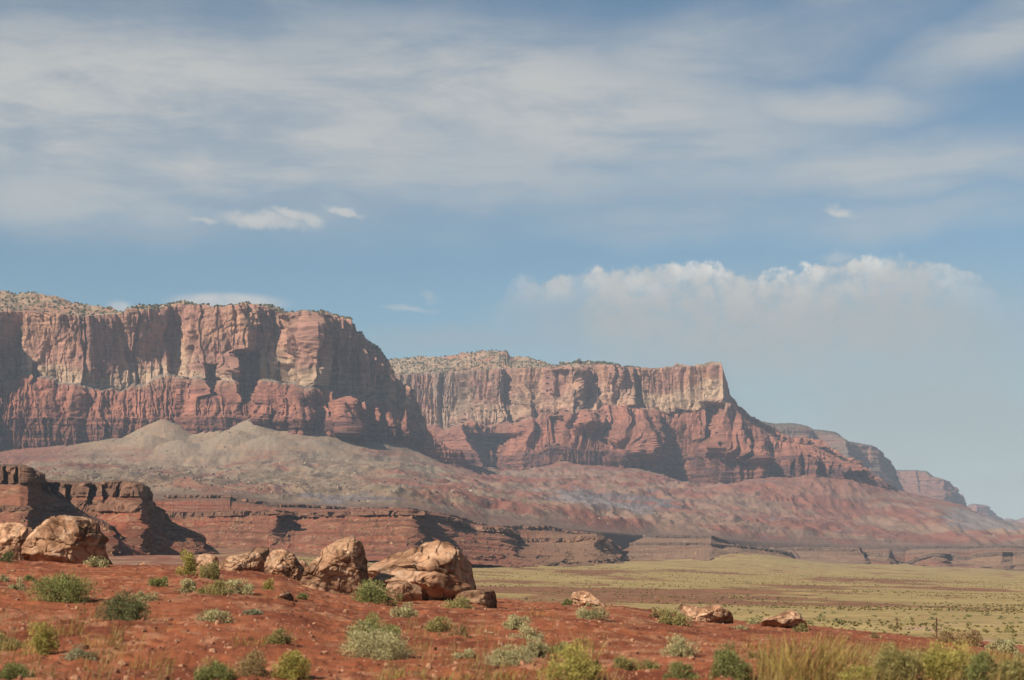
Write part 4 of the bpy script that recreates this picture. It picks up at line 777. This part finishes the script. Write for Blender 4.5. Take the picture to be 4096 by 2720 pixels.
def grass(label, px, py, wpx, hpx, n, seed, tone=1.0, Y=None):
    n = int(n * .42)
    if Y is None: Y, gz = ground_hit(px, py)
    else: gz = float(fore_z(np.array([float(px)]), np.array([Y]))[0])
    m = Y / F; rs = np.random.default_rng(seed)
    b = np.clip(rs.normal(size=(n, 2)), -1.25, 1.25) * np.array([wpx * .28 * m, wpx * .22 * m]); h = hpx * m * rs.uniform(.45, 1.1, n)
    lean = rs.normal(size=(n, 2)) * .22 + b / (wpx * m) * .5 + np.array([.12, 0]); V, Fc, C = [], [], []
    segs = 4; ang = rs.uniform(0, math.pi, n); wv = np.stack([np.cos(ang), np.sin(ang), 0 * ang], -1)
    pts = []
    for s in range(segs + 1):
        t = s / segs; c3 = np.stack([b[:, 0] + lean[:, 0] * h * t ** 1.7, b[:, 1] + lean[:, 1] * h * t ** 1.7, h * t * (1 - .12 * t)], -1)
        w = .0042 * (1.15 - t) + .003 * (1 if s == segs - 1 else 0)
        pts += [c3 - wv * w, c3 + wv * w]
    V = np.stack(pts, 1); nvp = V.shape[1]; base = (np.arange(n) * nvp)[:, None]
    Fc = np.concatenate([base + np.array([[2 * s, 2 * s + 1, 2 * s + 3, 2 * s + 2]]) for s in range(segs)])
    c = mixc(lin((180, 148, 88)), lin((146, 132, 70)), rs.uniform(0, 1, n)) * tone * 1.25 * rs.uniform(.8, 1.15, (n, 1)); c = np.repeat(c, nvp, 0)
    o = mesh_obj('grass_clump', V.reshape(-1, 3), Fc, M_LEAF, c); o.location = ((px - CX) * m, Y, gz - .02)
    return tag(o, label, 'grass', 'clumps of tall dry grass near the road')
GR = [('tall yellow grass clump at the bottom, left of the large yellow green bush',800,688,58,62,420), ('sparse yellow grass clump with long stalks at the bottom right of the green bush',775,684,40,52,260), ('dense yellow grass clump between the stalks and the bottom right bushes',836,686,52,50,420), ('tall thin green yellow stalks rising from the feathery bottom centre bush',584,684,22,66,60),
      ('yellow grass clump at lower left above the bright yellow green bush',66,640,40,26,160), ('faint yellow grass clump right of the bright yellow green bush',98,652,40,24,150), ('low yellow grass clump at the bottom centre',400,686,60,22,300), ('yellow grass clump at the bottom right of the bottom centre grass',455,686,40,18,200), ('golden grass clump at the bottom near the dark hollow',505,687,50,22,300),
      ('yellow grass clump behind the bottom right bushes',900,664,50,28,240), ('dry grass clump below the fence post bushes',952,660,44,26,220), ('golden grass clump among the bottom right bushes',985,672,40,28,240), ('wispy grass clump at the bottom right corner',1012,676,30,26,180), ('thin dry grass tuft on the crest at centre',535,618,26,14,90), ('thin dry grass tuft left of the dark olive bush on the crest',600,612,24,10,70),
      ('golden grass clump beside the olive yellow tipped bush at left of centre',250,650,40,20,160), ('thin yellow grass in front of the grey twiggy bush',150,672,50,22,150), ('dry grass tuft above the dense green bush',72,578,18,16,60), ('low dry grass under the small brown rock',268,603,26,10,90), ('sparse golden grass right of the round grey green bush',735,660,40,24,120), ('wispy dry grass on the crest above the peaked boulder foot',828,650,44,22,160)]
for i, g in enumerate(GR): grass(*g, seed=500 + i)

# short dry grass along the roadside, too fine to count
rs = np.random.default_rng(77); N = 2100
x = np.concatenate([rs.uniform(740, 1080, 1400), rs.uniform(-40, 170, 400), rs.uniform(380, 620, 300)]); Y = np.exp(rs.uniform(math.log(20), math.log(44), N))
keep = fbm((x - CX) / F * Y / 1.6, Y / 2.2, 3.1, 3) + .25 * rs.normal(size=N) + .35 * sstep(34, 22, Y) > .12; x, Y = x[keep], Y[keep]; N = len(Y); z = fore_z(x, Y); k = 9
h = rs.uniform(.10, .38, (N, k)); th = rs.uniform(0, 6.28, (N, k)); sp = rs.uniform(.05, .5, (N, k))
b0 = np.stack([(x - CX) / F * Y, Y, z - .03], -1)[:, None] + np.stack([rs.normal(size=(N, k)) * .06, rs.normal(size=(N, k)) * .06, 0 * h], -1)
tip = b0 + np.stack([np.cos(th) * sp * h + .15 * h, np.sin(th) * sp * h, h], -1); md = b0 + (tip - b0) * .5 + np.stack([0 * h, 0 * h, .06 * h], -1)
sd = np.stack([-np.sin(th), np.cos(th), 0 * th], -1) * .004
V = np.stack([b0 - sd * .6, md - sd, tip, md + sd], 2).reshape(-1, 3); f = np.arange(len(V)).reshape(-1, 4)
c = np.repeat(mixc(lin((168, 136, 88)), lin((134, 122, 72)), rs.uniform(0, 1, N)) * 1.25 * rs.uniform(.8, 1.2, (N, 1)), 4 * k, 0)
tag(mesh_obj('dry_grass', V, f, M_LEAF, c), 'short dry golden grass sprinkled over the roadside dirt', 'grass', kind='stuff')

# shrubs of the plain: the largest as things, the rest as ground cover
rs = np.random.default_rng(5)
def tuft_mesh(seed, kind, n=70):
    r = np.random.default_rng(seed); p, ax, sd, tn = leaves(r, n, .1, 1, dens=6)
    V, f = blades(p, ax, sd, .16 * r.uniform(.7, 1.4, n)[:, None], .05 * r.uniform(.7, 1.4, n)[:, None])
    a, b = KIND[kind]; return V, f, np.repeat(mixc(a, b, r.uniform(0, 1, n)) * tn[:, None] * 2.3, 4, 0)
protos = []
for k, kd in enumerate(('grey', 'olive', 'green', 'grey', 'dark')):
    V, f, c = tuft_mesh(40 + k, kd, 150); o = mesh_obj('sage_bush', V, f, M_LEAF, c); col.objects.unlink(o); protos.append(o)
cnt = 0
while cnt < 110:
    x = rs.uniform(620, 1030); y = rs.uniform(606, 655)
    Y = float(np.exp(rs.uniform(math.log(95), math.log(300))))
    x = rs.uniform(560, 1040); z = float(plain_z(np.array([x]), np.array([Y]))[0]); q = Y0 - (z - HC) / Y * F
    if q < float(itp(x, CREST)) + 2 and Y > 90:
        if Y < 128 and x < 850: continue
        o = protos[cnt % 5].copy(); col.objects.link(o); s = rs.uniform(.5, 1.3)
        o.location = ((x - CX) / F * Y, Y, z - .04); o.rotation_euler = (0, 0, rs.uniform(0, 6.28)); o.scale = (s * 1.25, s * 1.25, s * .55)
        tag(o, 'small grey green sage bush on the near edge of the plain', 'shrub', 'sage bushes on the near edge of the plain'); cnt += 1
N = 24000
Y = np.exp(rs.uniform(math.log(120), math.log(1500), N)); x = rs.uniform(250, 1100, N)
keep = fbm((x - CX) / F * Y / 60, Y / 90, 5.5, 3) + rs.normal(size=N) * .25 > -.1; Y, x = Y[keep], x[keep]; N = len(Y)
z = plain_z(x, Y); VV, FF, CC = [], [], []
k = 7
r = rs.uniform(.22, .55, N) * (1 + Y / 1500); th = rs.uniform(0, 2 * math.pi, (N, k)); tilt = rs.uniform(.15, .8, (N, k))
ctr = np.stack([(x - CX) / F * Y, Y, z - .05], -1)
dirs = np.stack([np.cos(th) * tilt, np.sin(th) * tilt, np.sqrt(1 - tilt ** 2) * .7], -1)
tip = ctr[:, None] + dirs * r[:, None, None]; mid = ctr[:, None] + dirs * r[:, None, None] * .55
sd = np.stack([-np.sin(th), np.cos(th), .15 * np.ones_like(th)], -1) * r[:, None, None] * .3
V = np.stack([np.broadcast_to(ctr[:, None], tip.shape), mid - sd, tip, mid + sd], 2).reshape(-1, 3); f = np.arange(len(V)).reshape(-1, 4)
c = mixc(lin((182, 162, 110)), lin((124, 116, 74)), rs.uniform(0, 1, N)) * 1.35 * rs.uniform(.75, 1.15, (N, 1)); c = np.repeat(c, 4 * k, 0)
tag(mesh_obj('grass', V, f, M_LEAF, c), 'low tufted grass and scrub covering the plain', 'grass', kind='stuff')

# ------------------------------------------------------------------ loose stone, scrub on the rims
def rocks(name, label, pts, size, tones, seed, kind='stuff', sub=1, cat='rubble'):
    r = np.random.default_rng(seed); v, f = ICO[sub]; n = len(pts)
    q = r.normal(size=(n, 4)); q /= np.linalg.norm(q, axis=1)[:, None]; w, x, y, z = q.T
    Rm = np.stack([1 - 2 * (y * y + z * z), 2 * (x * y - z * w), 2 * (x * z + y * w), 2 * (x * y + z * w), 1 - 2 * (x * x + z * z), 2 * (y * z - x * w), 2 * (x * z - y * w), 2 * (y * z + x * w), 1 - 2 * (x * x + y * y)], -1).reshape(n, 3, 3)
    s = size[:, None] * r.uniform(.6, 1.3, (n, 3)) * .5
    vv = v[None] * r.uniform(.72, 1.2, (n, len(v), 1)) * s[:, None]
    V = np.einsum('nij,nkj->nki', Rm, vv) + pts[:, None]
    Fc = (f[None] + (np.arange(n) * len(v))[:, None, None]).reshape(-1, 3)
    t = r.uniform(0, 1, n); c = mixc(tones[0], tones[1], t) * r.uniform(.8, 1.15, (n, 1)); c = np.repeat(c, len(v), 0)
    return tag(mesh_obj(name, V.reshape(-1, 3), Fc, M_RUBBLE, c), label, cat, kind=kind)
def pick(P, mask, n, seed):
    r = np.random.default_rng(seed); i = np.flatnonzero(mask.ravel()); i = r.choice(i, min(n, len(i)), replace=False)
    return P.reshape(-1, 3)[i]
P, t, con, PX = BAD
pts = pick(P, (t > .05) & (t < .97), 12000, 1); rr = np.random.default_rng(3)
rocks('rubble', 'scattered grey and pale stones over the talus slopes', pts, 1.3 + 1.8 * rr.pareto(3.0, len(pts)).clip(0, 1.6), (lin((96, 80, 70)), lin((170, 150, 130))), 4)
# the biggest fallen blocks on the grey talus, one object each
pts = pick(P, (t > .1) & (t < .7) & (PX < 480), 70, 9); v, f = ICO[2]
pr = []
for k in range(4):
    r = np.random.default_rng(70 + k); vv = v * (1 + .28 * fbm(v[:, 0] * 1.4 + k, v[:, 1] * 1.4, v[:, 2] * 1.4, 2))[:, None]
    for _ in range(6):
        nn = r.normal(size=3); nn /= np.linalg.norm(nn); vv = vv - np.clip(vv @ nn - .62, 0, None)[:, None] * nn
    o = mesh_obj('fallen_block', vv, f, M_RUBBLE, np.broadcast_to(lin((180, 160, 138)) * (.75 + .12 * k), vv.shape)); col.objects.unlink(o); pr.append(o)
rr = np.random.default_rng(8)
for k, p in enumerate(pts):
    o = pr[k % 4].copy(); col.objects.link(o); s = rr.uniform(1.6, 3.2); o.location = p + np.array([0, 0, s * .3]); o.scale = (s * rr.uniform(.8, 1.3), s, s * rr.uniform(.6, .95)); o.rotation_euler = (rr.uniform(-.3, .3), rr.uniform(-.3, .3), rr.uniform(0, 6.28))
    tag(o, 'large pale block of fallen rock lying on the grey talus below the left mesa', 'rock', 'fallen blocks on the grey talus')
allp, alls = [], []
for (Pm, Vm, PXm), n, sz, lo, hi in ((MESA_A, 700, .8, 5.0, 8), (MESA_B, 400, .7, 6, 9), (MESA_C, 2600, .95, 6.0, 8.2), (MESA_D, 500, 1.4, 6, 7), (MESA_E, 500, 1.4, 6, 7)):
    q = pick(Pm, (Vm > lo) & (Vm < hi), n, 21); allp.append(q); alls.append(sz * (.5 + np.random.default_rng(2).pareto(2.6, len(q)).clip(0, 2)))
rocks('rubble', 'broken stones littering the slopes under the dark ledges', np.concatenate(allp), np.concatenate(alls), (lin((118, 86, 66)), lin((180, 146, 110))), 22)
allp = []
for (Pm, Vm, PXm), n in ((WEST, 900), (EAST, 1100)):
    allp.append(pick(Pm, (Vm > .9) & (Vm < 1.98) & (PXm < 640), n, 31))
pp = np.concatenate(allp) + np.array([0, 0, 1.2]); rr = np.random.default_rng(12)
rocks('scrub', 'dark juniper scrub dotted along the mesa tops', pp, rr.uniform(3.0, 6.5, len(pp)), (lin((66, 70, 48)), lin((92, 92, 64))), 32, cat='scrub')
# red clods and gravel in the foreground dirt
q = pick(P_FORE, (P_FORE[..., 1] > 20) & (P_FORE[..., 1] < 84), 15000, 41); rr = np.random.default_rng(42)
rocks('gravel', 'red clods and small stones strewn over the dirt bank', q, .024 + .026 * rr.pareto(2.4, len(q)).clip(0, 3.5), (lin((110, 62, 46)), lin((196, 146, 114))), 43)

# ------------------------------------------------------------------ fence posts
def post(label, px, ytop, ybase, Y, wire):
    m = Y / F; H = (ybase - ytop) * m + .5; z = HC + (Y0 - ybase) * m - .5
    root = bpy.data.objects.new('fence_post', None); col.objects.link(root); root.location = ((px - CX) * m, Y, z)
    tag(root, label, 'fence post', 'steel fence posts on the plain')
    bm = bmesh.new()
    def bx(x0, x1, y0, y1, z0, z1):
        r = bmesh.ops.create_cube(bm, size=1); 
        for v in r['verts']: v.co = ((x0 + x1) / 2 + v.co.x * (x1 - x0), (y0 + y1) / 2 + v.co.y * (y1 - y0), (z0 + z1) / 2 + v.co.z * (z1 - z0))
    bx(-.055, .055, -.012, .012, 0, H); bx(-.014, .014, .014, .075, 0, H - .01)
    for k in range(9): bx(-.03, .03, -.03, -.013, H - .1 - k * .13, H - .06 - k * .13)
    me = bpy.data.meshes.new('post'); bm.to_mesh(me); bm.free(); me.materials.append(M_RUST)
    o = bpy.data.objects.new('post', me); col.objects.link(o); o.parent = root
    if wire:
        bm = bmesh.new(); bx(.057, .34, -.02, .02, H - .20, H - .155); bx(.30, .342, -.022, .022, H - .27, H - .202)
        me = bpy.data.meshes.new('bracket'); bm.to_mesh(me); bm.free(); me.materials.append(M_RUST)
        o = bpy.data.objects.new('bracket', me); col.objects.link(o); o.parent = root
post('tall rusty steel fence post with a short side bracket on the plain at right', 936.5, 617.8, 636, 135, True)
post('short far fence post stub left of the tall rusty one', 897, 618.6, 624, 190, True)

# ------------------------------------------------------------------ haze
def build_haze():
    x0, x1, y0, y1, z0, z1 = -5400, 5400, -60, 15400, -17, 640
    bm = bmesh.new(); bmesh.ops.create_cube(bm, size=1)
    for v in bm.verts: v.co = ((x0 + x1) / 2 + v.co.x * (x1 - x0), (y0 + y1) / 2 + v.co.y * (y1 - y0), (z0 + z1) / 2 + v.co.z * (z1 - z0))
    me = bpy.data.meshes.new('haze'); bm.to_mesh(me); bm.free()
    m = bpy.data.materials.new('haze_air'); m.use_nodes = True; nt = m.node_tree; nt.nodes.clear()
    v = nt.nodes.new('ShaderNodeVolumePrincipled'); v.inputs['Color'].default_value = (0.70, 0.80, 0.95, 1); v.inputs['Density'].default_value = HAZE_D; v.inputs['Anisotropy'].default_value = 0.0
    o = nt.nodes.new('ShaderNodeOutputMaterial'); nt.links.new(v.outputs[0], o.inputs['Volume'])
    me.materials.append(m); ob = bpy.data.objects.new('haze', me); col.objects.link(ob); tag(ob, 'thin blue desert haze', 'haze', kind='stuff')
HAZE_D = 5.2e-5
build_haze()
